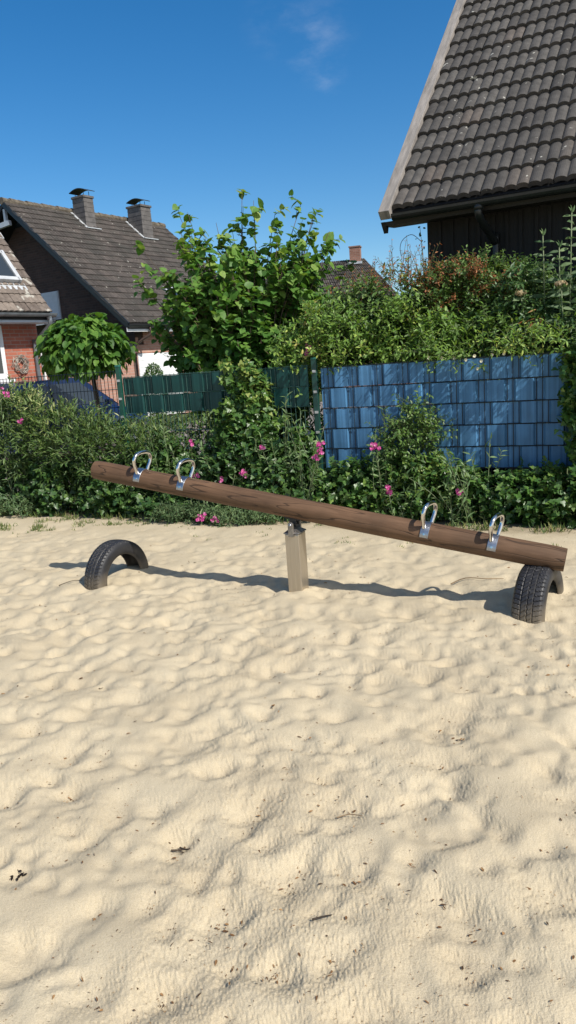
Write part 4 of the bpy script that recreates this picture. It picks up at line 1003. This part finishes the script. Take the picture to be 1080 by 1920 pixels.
def dry_spray():
    base = fr(2.10, -.20, 0.0); root = empty('dry_spray', tuple(base)); tag(root, 'spray of dry orange-brown leaves hanging in the dense bush', 'plant')
    n = 42; P_ = np.array([0, 0, 1.70]) + RNG.normal(size=(n, 3)) * np.array([.06, .03, .05]); D = RNG.normal(size=(n, 3)) * .35 + np.array([-.7, -.2, -.4]) * RNG.choice([1, -.2], n)[:, None]
    leaves_mesh('leaves', P_, D, RNG.normal(size=(n, 3)) + np.array([0, -.6, .4]), .085, .017, 'lance', m_dry, root)
    MB().tube([(0, 0, 1.3), (.01, 0, 1.55), (-.02, 0, 1.75)], .004, 5).build('stem', m_twig, root)
dry_spray()

# ------------------------------------------------------------------ roofs
def tiles(along, upv, origin, ncol, w_, nrow, g_, amp, humps, thick, seed, jit=.003):
    """interlocking tiles laid on a slope"""
    rg = np.random.default_rng(seed); a = np.array(along, float); u_ = np.array(upv, float); n_ = np.cross(a, u_)
    if n_[2] < 0: n_ = -n_
    n_ = n_ / np.linalg.norm(n_); o = np.array(origin, float)
    m = 6 * humps + 1; t = np.linspace(0, 1, m); f = (t * humps) % 1.0; f[-1] = 1.0
    prof = amp * (1 - np.abs(2 * f - 1) ** 2.4)
    V, Q, tone = [], [], []; cnt = 0
    idx = np.arange(m)
    for r in range(nrow):
        for c_ in range(ncol):
            j = rg.normal(size=3) * jit; tn = rg.random()
            x = (c_ + t * .985) * w_ + j[0]
            y0 = r * g_ + j[1]; y1 = y0 + g_ * 1.1
            def row(y, h): return o + x[:, None] * a + y * u_ + (prof + h)[:, None] * n_
            fr0 = row(y0, thick + .004 + j[2] * .5); bk = row(y1, .004); lp = row(y0, -.008)
            V.append(np.concatenate([lp, fr0, bk])); tone.append(np.full(3 * m, tn))
            for k in range(m - 1):
                Q.append((cnt + k, cnt + k + 1, cnt + m + k + 1, cnt + m + k)); Q.append((cnt + m + k, cnt + m + k + 1, cnt + 2 * m + k + 1, cnt + 2 * m + k))
            cnt += 3 * m
    return np.concatenate(V), np.array(Q), np.concatenate(tone)

m_tileb = tile_mat('barn roof tile', [(0, (.056, .052, .049)), (.5, (.072, .067, .063)), (.92, (.088, .082, .076)), (1, (.098, .083, .073))], lich_amt=.69, lscale=11)
m_tilebr = tile_mat('brown roof tile', [(0, (.050, .043, .039)), (.5, (.068, .058, .052)), (1, (.090, .076, .068))], lich_amt=.68, lscale=9, mossy=(.052, .050, .044))
m_tiler = tile_mat('weathered roof tile', [(0, (.12, .095, .08)), (.5, (.16, .13, .11)), (1, (.22, .18, .15))], lichen=(.45, .43, .38), lich_amt=.60, lscale=4)
m_board = plain('tarred boards', (.0055, .0053, .0055), .75, var=.3, scale=3, stretch=(14, 14, .6), bump=.3, bscale=10)
m_grey = plain('weathered grey board', (.26, .235, .215), .8, var=.16, scale=3, stretch=(6, 1, 1), bump=.2)
m_black = plain('black soffit', (.012, .012, .013), .6)
m_gutd = plain('dark gutter', (.02, .024, .026), .35, .3)
m_zincg = plain('zinc gutter', (.22, .24, .26), .4, .6, var=.12)
m_white = plain('white paint', (.78, .79, .80), .45, var=.03)
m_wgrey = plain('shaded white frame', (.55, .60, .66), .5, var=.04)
m_slate = plain('slate cladding', (.115, .105, .10), .7, var=.16, scale=5)
m_lead = plain('lead flashing', (.52, .54, .56), .5, .2, var=.08)
m_glass = glass_mat('window glass')
m_brkr = brick_mat('red brick', (.36, .105, .065), (.44, .15, .095), (.34, .25, .21))
m_brkshade = brick_mat('shaded gable brick', (.055, .034, .030), (.085, .050, .042), (.075, .06, .055))  # gable brick darkened: the roof overhang's shade is painted into its colour
m_brkp = brick_mat('pink brick', (.42, .21, .15), (.50, .27, .20), (.45, .34, .28))

# barn
def barn():
    B = (1.269, 8.8, 0.0); root = empty('barn', B, -rad(29))
    tag(root, 'dark timber barn with a steep grey-brown tiled roof at the right', 'barn')
    ez = 3.062; al = math.atan2(3.324, 3.458); L = 6.3; upv = (0, math.cos(al), math.sin(al)); nr = np.array([0, -math.sin(al), math.cos(al)])
    V, Q, tone = tiles((1, 0, 0), upv, (.13, 0.02, ez + .03), 25, .244, 16, .34, .023, 2, .042, 1, .0018)
    mesh_np('roof_tiles', V, Q, m_tileb, root, False, {'tone': tone})
    # back slope and roof body
    top = np.array(upv) * 16 * .34
    apex = (top[1], ez + top[2])
    rb = MB(); rb.prism([(.10, .01, ez + .005), (.10, apex[0], apex[1] + .0), (.10, 2 * apex[0], ez), (.10, 2 * apex[0] - .1, ez - .06), (.10, apex[0], apex[1] - .09), (.10, .06, ez - .07)], (L, 0, 0))
    rb.build('roof_body', m_black, root)
    # walls: vertical boards
    wb = MB(); x = .396; i = 0
    while x < 6.0:
        wd = .15 + .02 * math.sin(i * 3.7); wb.box((x + wd / 2, .40 + .004 * (i % 2), 1.5 - .05), (wd - .006, .03, 3.1)); wb.box((x + wd, .378, 1.45), (.035, .02, 3.0)); x += wd; i += 1
    wb.build('board_wall', m_board, root)
    gw = MB(); gw.prism([(.40, .42, -.1), (.40, .42, ez - .02 + .30), (.40, apex[0], apex[1] - .12), (.40, 2 * apex[0] - .45, ez + .25), (.40, 2 * apex[0] - .45, -.1)], (.05, 0, 0)); gw.build('gable_wall', m_board, root)
    # barge board along the verge
    bb = MB(); p0 = Vector((.065, -.06, ez - .045)); p1 = p0 + Vector(upv) * (16 * .34 + .1)
    bb.bar(p0 + Vector(nr) * .02, p1 + Vector(nr) * .02, .125, .11, up=tuple(nr)); bb.build('barge_board', m_grey, root, bevel=.004)
    sf = MB(); sf.prism([(0, -.02, ez - .09), (0, .40, ez - .05), (0, .40, ez - .10), (0, 0.0, ez - .13)], (L, 0, 0))
    sf.prism([(0.0, -.03, ez - .09), (0.0, .10, ez - .08), (0.0, .06, ez - .20)], (.05, 0, 0))
    sf.build('soffit', m_black, root)
    gt = MB(); n = 9
    pts = [(-.075 + .065 * math.cos(a), ez - .035 + .065 * math.sin(a)) for a in np.linspace(math.pi, 2 * math.pi, n)]
    inn = [(-.075 + .060 * math.cos(a), ez - .035 + .060 * math.sin(a)) for a in np.linspace(2 * math.pi, math.pi, n)]
    gt.prism([(.16, y, z) for y, z in pts + inn], (L - .2, 0, 0)); g0 = gt.build('gutter', m_gutd, root)
    dp = MB(); dp.tube(smooth_path([(1.10, -.075, ez - .09), (1.10, -.07, ez - .17), (1.13, .10, ez - .28), (1.17, .33, ez - .42), (1.175, .345, ez - .55), (1.175, .345, 0)], 5), .042, 12)
    dp.tube([(1.10, -.075, ez - .06), (1.10, -.075, ez - .13)], .052, 12); dp.tube([(1.175, .345, ez - .56), (1.175, .345, ez - .63)], .048, 12)
    dp.build('downpipe', m_gutd, root, True)
barn()
def barn_creeper():
    base = (1.269, 8.8, 0.0); root = empty('creeper', base, -rad(29)); tag(root, 'thin bare creeper hanging at the corner of the barn eaves', 'creeper')
    t = MB(); L_ = []
    for pts in ([(.40, .38, 1.9), (.37, .33, 2.4), (.36, .30, 2.7), (.34, .30, 2.92)], [(.36, .30, 2.75), (.26, .26, 2.84), (.16, .24, 2.80), (.12, .24, 2.72), (.13, .24, 2.62)], [(.38, .34, 2.4), (.34, .3, 2.55), (.37, .3, 2.68)]):
        sp = smooth_path(pts, 6); t.tube(sp, .0035, 4)
        for p in sp[::3]: L_.append(np.array(p))
    t.build('stems', m_twig, root)
    L_ = np.array([p + RNG.normal(size=3) * .02 for p in L_[:9] for _ in (0, 1)])
    leaves_mesh('leaves', L_, RNG.normal(size=L_.shape), RNG.normal(size=L_.shape), .035, .03, 'ovate', m_drk, root)
barn_creeper()

def chimney(parent, u0, u1, v0, v1, zb, zt, mat, cowl=True):
    c_ = ((u0 + u1) / 2, (v0 + v1) / 2)
    st = MB(); st.box((c_[0], c_[1], (zb + zt) / 2), (u1 - u0, v1 - v0, zt - zb), None, .93)
    n = int((zt - zb) / .16)
    for i in range(n):                                         # slate courses, each standing a little proud
        z = zb + (i + .5) * (zt - zb) / n; f = 1 - .07 * (z - zb) / (zt - zb)
        st.box((c_[0], c_[1], z), ((u1 - u0) * f + .02, (v1 - v0) * f + .02, .145), None, .985)
    ch = st.build('chimney', mat, parent)
    MB().box((c_[0], c_[1], zt + .035), ((u1 - u0) * 1.06, (v1 - v0) * 1.1, .08)).build('chimney_cap', m_slate, ch, bevel=.01)
    if cowl:
        cw = MB()
        for du, dv in ((-1, -1), (1, -1), (1, 1), (-1, 1)): cw.tube([(c_[0] + du * .22, c_[1] + dv * .13, zt + .06), (c_[0] + du * .22, c_[1] + dv * .13, zt + .24)], .012, 5)
        pts = [(x, zt + .22 + .12 * math.cos(x / .42 * 1.4)) for x in np.linspace(-.42, .42, 13)]
        cw.prism([(c_[0] + x, c_[1] - .24, z) for x, z in pts] + [(c_[0] + x, c_[1] - .24, z - .025) for x, z in pts[::-1]], (0, .48, 0))
        cw.build('chimney_cowl', m_dark, ch)
    fl = MB(); return ch

# brown-roofed house
def brown_house():
    root = empty('house', (-4.592, 24.0, 0), -HA); tag(root, 'large brown-tiled house with two slate chimneys and a white garage door', 'house')
    ez = 2.97; hd = 5.239; rz = 7.42; al = math.atan2(rz - ez, hd); sl = math.hypot(rz - ez, hd); upv = (-math.cos(al), 0, math.sin(al)); Lr = 8.06
    nrow = 21; g_ = sl / nrow
    V, Q, tone = tiles((0, 1, 0), upv, (0, 0, ez + .03), 27, Lr / 27, nrow, g_, .026, 2, .028, 2, jit=.005)
    mesh_np('roof_tiles', V, Q, m_tilebr, root, False, {'tone': tone})
    rb = MB(); rb.prism([(0.02, .02, ez), (-hd, .02, rz), (-2 * hd, .02, ez), (-2 * hd, .02, ez - .14), (-hd, .02, rz - .16), (-.02, .02, ez - .16)], (0, Lr - .04, 0)); rb.build('roof_body', m_black, root)
    rc = MB()
    for i in range(24): rc.tube([(-hd, i * Lr / 24, rz + .035 + .012 * (i % 2)), (-hd, (i + 1.04) * Lr / 24, rz + .02 + .012 * (i % 2))], [.125, .115], 10)
    rc.build('ridge_tiles', m_ridge, root)
    w_ = MB(); w_.prism([(-.6, .9, -.1), (-.6, .9, ez + .40), (-hd, .9, rz - .17), (-2 * hd + .6, .9, ez + .40), (-2 * hd + .6, .9, -.1)], (0, .3, 0)); w_.build('gable_wall', m_brkshade, root)
    fw = MB(); fw.box((-.7, (.66 + Lr) / 2 + .6, ez / 2 + .1), (.2, Lr - .7, ez + .3)); fw.build('front_wall', m_brkp, root)
    bw = MB(); bw.box((-.75, .97, 1.3), (.305, .13, 2.6)); bw.build('corner_pier', m_brkp, root)
    vb = MB(); a = Vector((.02, .03, ez - .03)); b = Vector((-hd, .03, rz - .03)); vb.bar(a, b, .05, .17); vb.build('verge_board', m_gutd, root)
    fb = MB(); fb.box((-.03, Lr / 2, ez - .16), (.03, Lr, .12)); fb.build('fascia', m_white, root)
    gt = MB(); n = 8; pts = [(.06 + .07 * math.cos(t), ez - .03 + .07 * math.sin(t)) for t in np.linspace(math.pi, 2 * math.pi, n)]; gt.prism([(x, .0, z) for x, z in pts], (0, Lr, 0)); gt.build('gutter', m_gutd, root)
    dp = MB(); dp.tube(smooth_path([(.06, .95, ez - .1), (.06, .95, ez - .3), (-.30, .78, ez - .52), (-.53, .68, ez - .75), (-.54, .68, ez - .95), (-.54, .68, 0)], 4), .045, 8); dp.build('downpipe', m_brownp, root, True)
    gd = MB(); gd.box((-.585, 1.95, 1.03), (.03, 2.05, 2.10))
    for i in range(9): gd.box((-.568, 1.95, .12 + i * .23), (.012, 2.0, .205))
    g0 = gd.build('garage_door', m_white, root)
    lt = MB(); lt.box((-.59, 1.95, 2.23), (.04, 2.6, .26)); lt.build('lintel', m_brkp, root)
    gd2 = MB(); gd2.box((-.585, 5.2, 1.03), (.03, 2.2, 2.10))
    for i in range(9): gd2.box((-.568, 5.2, .12 + i * .23), (.012, 2.15, .205))
    gd2.build('garage_door', m_white, root)
    # gable: timber collar and struts with glass behind, shuttered window, white canopy
    tb = MB(); tb.bar((-6.9, .10, 6.60), (-5.05, .10, 6.74), .12, .16); tb.bar((-6.3, .12, 6.72), (-5.75, .12, 7.2), .10, .10); tb.bar((-hd, .10, 7.2), (-hd, .10, 6.72), .1, .1); tb.build('gable_truss', m_wgrey, root)
    gg = MB(); gg.prism([(-6.5, .85, 6.75), (-3.98 - 1.0, .85, 6.75), (-hd, .85, 7.18)], (0, .04, 0)); gg.build('gable_glazing', m_glass, root)
    wi = MB(); wi.box((-4.44, .88, 3.95), (.92, .06, .95)); wf = wi.build('window', m_wgrey, root)
    sh = MB()
    for i in range(7): sh.box((-4.44, .845, 3.60 + i * .125), (.84, .02, .115))
    sh.build('roller_shutter', m_wgrey, wf)
    cn = MB()
    for i in range(5): cn.box((-4.95, .60 - i * .0, 3.64 - i * .07), (1.3, .55, .05), Matrix.Rotation(rad(6), 3, 'X'))
    cn.build('canopy', m_white, root)
    # skylight on the slope
    nrm = np.array([math.sin(al), 0, math.cos(al)]); Mx = Matrix(((-math.cos(al), 0, nrm[0]), (0, 1, 0), (math.sin(al), 0, nrm[2])))
    c_ = Vector((-1.27, 3.75, ez + 1.27 * math.tan(al))) + Vector(nrm) * .08
    fr_ = MB(); fr_.box(c_, (.78, .6, .12), Mx); f0 = fr_.build('skylight', m_lead, root, bevel=.01)
    gl = MB(); gl.box(c_ + Vector(nrm) * .062, (.62, .46, .008), Mx); gl.build('pane', m_glass, f0)
    for (u0, u1, v0, v1) in ((-5.08, -4.46, 2.98, 3.46), (-5.06, -4.30, 5.76, 6.34)):
        chimney(root, u0, u1, v0, v1, 6.3, 7.85, m_slate)
        fl = MB()
        zz = lambda u_: ez + (-u_) * math.tan(al) + .075
        fl.bar((u0 - .05, v0 - .05, zz(u0 - .05)), (u1 + .1, v0 - .05, zz(u1 + .1)), .10, .03); fl.bar((u1 + .08, v0 - .1, zz(u1 + .08)), (u1 + .08, v1 + .1, zz(u1 + .08)), .16, .03)
        fl.build('flashing', m_lead, root)
m_ridge = plain('mossy ridge', (.12, .10, .075), .9, var=.3, scale=6, bump=.4)
m_brownp = plain('brown pipe', (.11, .075, .06), .5, .2)
brown_house()

# red brick house
def red_house():
    root = empty('house', (-5.144, 18.0, 0), -HA); tag(root, 'red brick house with a large roof window and a wreath on its wall', 'house')
    ez = 2.97; hd = 3.4; k = 1.3126; al = math.atan(k); rz = ez + hd * k; upv = (-math.cos(al), 0, math.sin(al)); sl = math.hypot(hd, hd * k)
    Lr = 6.0
    nrow = 22; V, Q, tone = tiles((0, 1, 0), upv, (0, -Lr, ez + .03), 20, Lr / 20, nrow, sl / nrow, .024, 2, .026, 3)
    mesh_np('roof_tiles', V, Q, m_tiler, root, False, {'tone': tone})
    rb = MB(); rb.prism([(0.0, -Lr, ez), (-hd, -Lr, rz), (-2 * hd, -Lr, ez), (-2 * hd, -Lr, ez - .14), (-hd, -Lr, rz - .16), (-.02, -Lr, ez - .14)], (0, Lr - .03, 0)); rb.build('roof_body', m_black, root)
    fw = MB(); fw.box((-.65, -Lr / 2 - .07, 1.4), (.2, Lr - .3, 3.0)); fw.build('front_wall', m_brkr, root)
    gw = MB(); gw.prism([(-.6, -.22, -.1), (-.6, -.22, ez + .5), (-hd, -.22, rz - .2), (-2 * hd + .6, -.22, ez + .5), (-2 * hd + .6, -.22, -.1)], (0, .2, 0)); gw.build('gable_wall', m_brkr, root)
    gt = MB(); pts = [(.06 + .08 * math.cos(t), ez + .0 + .08 * math.sin(t)) for t in np.linspace(math.pi, 2 * math.pi, 9)]; gt.prism([(x, -Lr, z) for x, z in pts], (0, Lr + .03, 0)); gt.build('gutter', m_zincg, root)
    sf = MB(); sf.box((-.28, -Lr / 2, ez - .15), (.5, Lr - .02, .09)); sf.build('soffit', m_wgrey, root)
    dp = MB(); dp.tube(smooth_path([(.05, -.14, ez - .06), (.05, -.14, ez - .22), (-.18, -.18, ez - .42), (-.46, -.21, ez - .62), (-.50, -.21, ez - .75), (-.50, -.21, 0)], 5), .05, 10); dp.tube([(.05, -.14, ez + .0), (.05, -.14, ez - .14)], .06, 10); dp.build('downpipe', m_zincg, root, True)
    nrm = Vector((math.sin(al), 0, math.cos(al))); Mx = Matrix(((-math.cos(al), 0, nrm.x), (0, 1, 0), (math.sin(al), 0, nrm.z)))
    def skyl(u_, v_, hu, wv):
        c_ = Vector((u_, v_, ez - u_ * k)) + nrm * .09
        f = MB()
        for a, b, sx_, sy_ in ((-hu / 2, 0, .10, wv), (hu / 2, 0, .10, wv), (0, -wv / 2, hu + .1, .10), (0, wv / 2, hu + .1, .10)): f.box(c_ + Mx @ Vector((a, b, 0)), (sx_, sy_, .14), Mx)
        f.box(c_ + Mx @ Vector((-hu / 2 - .14, 0, -.055)), (.2, wv + .3, .03), Mx)
        f0 = f.build('roof_window', m_lead, root, bevel=.008)
        MB().box(c_ + nrm * .02, (hu - .05, wv - .05, .02), Mx).build('pane', m_glass, f0)
    skyl(-.80, -1.0, .82, 1.12); skyl(-1.72, -.62, .6, .95)
    w0 = MB(); w0.box((-.545, -1.65, 2.15), (.06, 1.2, 1.2)); f0 = w0.build('window', m_white, root)
    MB().box((-.512, -1.65, 2.18), (.012, .98, .98)).build('pane', m_glass, f0)
    MB().box((-.48, -1.62, 1.52), (.22, 1.3, .06)).build('sill', m_white, f0)
red_house()
def wreath():
    HO = Vector((-5.144, 18, 0)); p = HO + HU * (-.505) + HV * (-.667) + Vector((0, 0, 1.87))
    root = empty('wreath', tuple(p), -HA); tag(root, 'round woven twig wreath hanging on the red brick wall', 'wreath')
    t = MB()
    for i in range(90):
        a0 = RNG.random() * 6.283; da = .5 + RNG.random() * .7; r_ = .155 + RNG.normal() * .033; x_ = abs(RNG.normal() * .02)
        pts = [(x_ + .01 * math.sin(5 * t_), (r_ + .025 * math.sin(3 * t_ + i)) * math.cos(a0 + da * t_), (r_ + .025 * math.sin(3 * t_ + i)) * math.sin(a0 + da * t_)) for t_ in np.linspace(0, 1, 5)]
        t.tube(pts, .008, 4)
    t.build('twigs', plain('grey willow', (.30, .26, .22), .9, var=.35, scale=12), root)
wreath()
def brick_garage():
    p = Vector((-5.80, 20.6, 0)); root = empty('brick_outbuilding', tuple(p), -rad(12)); tag(root, 'low pink brick outbuilding seen through the wire fence behind the round tree', 'outbuilding')
    MB().box((0, 1.2, 1.05), (2.1, 2.4, 2.3)).build('wall', m_brkp, root)
    MB().box((0, 1.2, 2.26), (2.3, 2.6, .12)).build('flat_roof', m_gutd, root)
    MB().tube([(-.52, -.05, 0), (-.52, -.05, 2.2)], .05, 8).build('downpipe', m_white, root)
brick_garage()
def far_house():
    A_ = rad(-14); root = empty('house', (4.9, 41, 0), A_); tag(root, 'distant brown roof with a brick chimney between the hazel and the barn', 'house')
    ez, rz, hd, L = 2.8, 6.45, 4.3, 9.0; al = math.atan2(rz - ez, hd)
    V, Q, tone = tiles((1, 0, 0), (0, math.cos(al), math.sin(al)), (-L, -hd, ez), 30, L / 30, 18, math.hypot(hd, rz - ez) / 18, .03, 2, .03, 4)
    # the right verge leans back in a half hip
    f = (V[:, 2] - ez) / (rz - ez); V[:, 0] = V[:, 0] + 3.3 - f * 3.25 * np.clip((V[:, 0] + L) / L, 0, 1)
    mesh_np('roof_tiles', V, Q, m_tilebr, root, False, {'tone': tone})
    rb = MB(); rb.add([(-L + 3.3, -hd + .05, ez - .08), (3.2, -hd + .05, ez - .08), (3.2, hd, ez - .08), (-L + 3.3, hd, ez - .08), (-L + 3.3, 0, rz - .08), (-.02, 0, rz - .08)], [(0, 1, 5, 4), (1, 2, 5), (2, 3, 4, 5), (3, 0, 4), (3, 2, 1, 0)]); rb.build('roof_body', m_black, root)
    MB().box((-L / 2 + 3.2, 0, 1.4), (L - 1, 2 * hd - .8, 2.8)).build('wall', m_brkp, root)
    c_ = MB(); c_.box((-.42, -.1, 6.37), (.55, .55, 1.4)); ch = c_.build('chimney', m_brkd2, root); MB().box((-.42, -.1, 7.07), (.62, .62, .06)).build('chimney_cap', m_brkd2, ch)
    MB().box((-.42, -.42, 6.25), (.75, .10, .12)).build('flashing', m_lead, root)
m_brkd2 = brick_mat('old chimney brick', (.24, .11, .075), (.30, .15, .11), (.3, .24, .2))
far_house()

# ------------------------------------------------------------------ blue car
def car():
    az = HA; root = empty('parked_car', (-4.45, 14.85, -.04), math.pi / 2 - az); tag(root, 'dark blue car parked behind the wire fence in front of the red brick house', 'car')
    m_paint, nt, b = new_mat('blue car paint'); b.inputs['Base Color'].default_value = (.010, .045, .17, 1); b.inputs['Metallic'].default_value = .35; b.inputs['Roughness'].default_value = .28; b.inputs['Coat Weight'].default_value = .8; b.inputs['Coat Roughness'].default_value = .05
    no = N(nt, 'ShaderNodeTexNoise'); no.inputs['Scale'].default_value = 4; r_ = ramp(nt, [(.3, (.004, .016, .065)), (.7, (.007, .026, .095))]); nt.links.new(no.outputs['Fac'], r_.inputs['Fac']); nt.links.new(r_.outputs['Color'], b.inputs['Base Color'])
    # stations along x: (x, z low, z belt, half width)
    st = [(-1.95, .42, .78, .70), (-1.9, .30, .92, .78), (-1.5, .22, .98, .84), (-.6, .20, 1.0, .86), (.4, .20, .98, .86), (.85, .22, .96, .85), (1.4, .24, .86, .82), (1.85, .30, .74, .74), (1.98, .40, .62, .62)]
    V = []; F_ = []; m = 10
    for x, zl, zb, hw in st:
        ring = [(-hw * .92, zl), (-hw, zl + .12), (-hw * 1.0, zl + (zb - zl) * .6), (-hw * .95, zb - .03), (-hw * .80, zb), (hw * .80, zb), (hw * .95, zb - .03), (hw, zl + (zb - zl) * .6), (hw, zl + .12), (hw * .92, zl)]
        V += [(x, y, z) for y, z in ring]
    for i in range(len(st) - 1):
        for k in range(m): F_.append((i * m + k, i * m + (k + 1) % m, (i + 1) * m + (k + 1) % m, (i + 1) * m + k))
    F_ += [tuple(range(m)), tuple(reversed(range((len(st) - 1) * m, len(st) * m)))]
    body = MB().add(V, F_).build('body', m_paint, root, True, bevel=.0)
    gh = [(-1.80, .96, .74), (-1.35, 1.44, .60), (-.9, 1.52, .60), (0.0, 1.54, .60), (.28, 1.50, .60), (1.02, .95, .76)]
    V = []; F_ = []
    for x, z, hw in gh: V += [(x, -hw, z), (x, hw, z)]
    top = MB(); low = [(x, s_ * .78, .93) for x in (-1.78, 1.0) for s_ in (-1, 1)]
    n = len(gh)
    for i in range(n - 1): F_.append((2 * i, 2 * i + 1, 2 * i + 3, 2 * i + 2))
    base = len(V); V += [(-1.80, -.76, .93), (-1.80, .76, .93), (1.02, .76, .93), (1.02, -.76, .93)]
    F_ += [(base, 2, 4, 6, 8, base + 3), (base + 1, base + 2, 9, 7, 5, 3), (base, 0, 2), (base + 1, 3, 1)]
    F_ = [f for f in F_]
    top.add(V, F_); top.build('cabin', m_paint, root)
    gl = MB()
    for sg in (-1, 1):
        def sidep(x, z): return (x, sg * (.765 - (z - .93) / .59 * .165 + .006), z)
        for poly in ([(-1.25, 1.02), (-1.1, 1.36), (-.62, 1.44), (-.62, 1.02)], [(-.55, 1.02), (-.55, 1.44), (.16, 1.44), (.72, 1.02)]):
            q = [sidep(*p_) for p_ in poly]; gl.add(q, [tuple(range(len(q)))])
    gl.build('side_window', m_glass, root)
    a = Vector((1.02 - .05, 0, .99)); b2 = Vector((.31, 0, 1.47)); nn = Vector((.54, 0, .74)).normalized() * .012
    ws = MB(); ws.add([a + nn + Vector((0, -.68, 0)), a + nn + Vector((0, .68, 0)), b2 + nn + Vector((0, .54, 0)), b2 + nn + Vector((0, -.54, 0))], [(0, 1, 2, 3)]); ws.build('windscreen', m_glass, root)
    a = Vector((-1.72, 0, 1.05)); b2 = Vector((-1.40, 0, 1.40)); nn = Vector((-.75, 0, .66)) * .012
    ws = MB(); ws.add([a + nn + Vector((0, -.66, 0)), a + nn + Vector((0, .66, 0)), b2 + nn + Vector((0, .54, 0)), b2 + nn + Vector((0, -.54, 0))], [(0, 3, 2, 1)]); ws.build('rear_window', m_glass, root)
    rub = plain('car tyre', (.02, .02, .02), .8); rim = plain('alloy', (.5, .5, .52), .3, .9)
    for x in (-1.25, 1.3):
        for sg in (-1, 1):
            t = MB(); t.tube([(x, sg * .70, .31), (x, sg * .72, .31), (x, sg * .87, .31), (x, sg * .88, .31)], [.27, .31, .31, .28], 28); wh = t.build('wheel', rub, root)
            r2 = MB(); r2.tube([(x, sg * .86, .31), (x, sg * .89, .31)], [.20, .17], 20); r2.build('rim', rim, wh)
    lamp = plain('lamp glass', (.7, .7, .72), .1); red = plain('red lamp', (.4, .02, .02), .2)
    for sg in (-1, 1):
        MB().box((1.86, sg * .56, .66), (.2, .24, .11)).build('headlight', lamp, root, bevel=.03)
        MB().box((-1.88, sg * .66, .82), (.08, .16, .22)).build('tail_light', red, root, bevel=.02)
        mi = MB(); mi.box((.62, sg * .90, 1.03), (.1, .16, .11)); mi.build('mirror', m_paint, root, bevel=.02)
car()

# ------------------------------------------------------------------ twigs and litter on the sand
m_lit = leaf_mat('leaf crumbs', [(0, (.06, .035, .020)), (.5, (.19, .10, .045)), (1, (.34, .20, .09))], .85, .1, .2, gain=1.0)
def litter():
    n = 3600; r = 1.35 * np.exp(RNG.random(n) * 1.62); th = (RNG.random(n) - .5) * rad(56)
    x = r * np.sin(th); y = r * np.cos(th)
    ok = ((x - FO[0]) * FV[0] + (y - FO[1]) * FV[1] < -.5) & (vn(x * 2.2, y * 2.2, 3) + .6 * vn(x * 7, y * 7, 5) > -.04)
    x, y = x[ok], y[ok]
    # crumbs roll downhill into the hollows
    for _ in range(14):
        e = .02; gx = (sand_at(x + e, y) - sand_at(x - e, y)); gy = (sand_at(x, y + e) - sand_at(x, y - e)); x = x - gx * .35; y = y - gy * .35
    x = x + RNG.normal(size=len(x)) * .014; y = y + RNG.normal(size=len(x)) * .014
    z = sand_at(x, y) + .004
    p = np.stack([x, y, z], -1); m_ = len(p)
    D = RNG.normal(size=(m_, 3)); D[:, 2] *= .25; Nn = np.tile([0, 0, 1.0], (m_, 1)) + RNG.normal(size=(m_, 3)) * .3
    L = .0045 + .012 * RNG.random(m_) ** 5; L = L * (1 + .12 * np.linalg.norm(p[:, :2], axis=1))
    o = leaves_mesh('leaf_litter', p, D, Nn, L, L * (.22 + .35 * RNG.random(m_)), 'ovate', m_lit)
    tag(o, 'brown leaf crumbs scattered over the sand', None, kind='stuff')
litter()
m_tw = plain('dead twig', (.055, .038, .025), .9, var=.3)
m_tw2 = plain('dry stalk', (.22, .15, .085), .9, var=.3)
def twig(label, pts, r, mat, extra=()):
    o = None; base = Vector(pts[0])
    t = MB()
    for path in (pts,) + tuple(extra):
        P_ = smooth_path([(x, y, float(sand_at(x, y)) + h) for x, y, h in path], 4); t.tube([(p.x - base.x, p.y - base.y, p.z) for p in P_], [r * (1 - .5 * i / (len(P_) - 1)) for i in range(len(P_))], 6)
    o = t.build('twig', mat, None, True); o.location = (base.x, base.y, 0); tag(o, label, 'twig', 'twigs on the sand'); return o
twig('forked dark twig lying on the open sand left of centre', [(-.47, 2.235, .008), (-.44, 2.245, .012), (-.405, 2.225, .010)], .0035, m_tw, ([(-.445, 2.262, .012), (-.425, 2.24, .010), (-.408, 2.222, .010)],))
twig('short dark stick lying flat near the bottom middle of the sand', [(-.012, 1.835, .007), (.02, 1.845, .008), (.045, 1.85, .007)], .003, m_tw)
twig('thin bent stalk on the sand right of the centre', [(.095, 2.33, .007), (.14, 2.355, .013), (.185, 2.335, .007)], .0022, m_tw2)
twig('long thin stick lying behind the right tyre', [(1.07, 4.86, .010), (1.18, 4.90, .016), (1.30, 4.84, .012), (1.42, 4.83, .012)], .0042, m_tw2)
twig('short thin stalk beside the left tyre', [(-1.78, 5.49, .006), (-1.68, 5.50, .010), (-1.60, 5.48, .006)], .003, m_tw)
def leafclump():
    x, y = -.955, 2.15; z = float(sand_at(x, y)); n = 16
    p = np.array([x, y, z + .006]) + RNG.normal(size=(n, 3)) * np.array([.014, .009, .002])
    b = np.array([x, y, 0])
    o = leaves_mesh('dead_leaf', p - b, RNG.normal(size=(n, 3)) * np.array([1, 1, .2]), RNG.normal(size=(n, 3)) * .4 + np.array([0, 0, 1.]), .016, .011, 'ovate', plainleaf, None, np.zeros(n)); o.location = b
    tag(o, 'crumpled blackish dead leaf on the sand near the left edge', 'leaf')
plainleaf = leaf_mat('black leaf', [(0, (.018, .012, .010)), (1, (.05, .03, .02))], .8, .05, .2, gain=1.0)
leafclump()
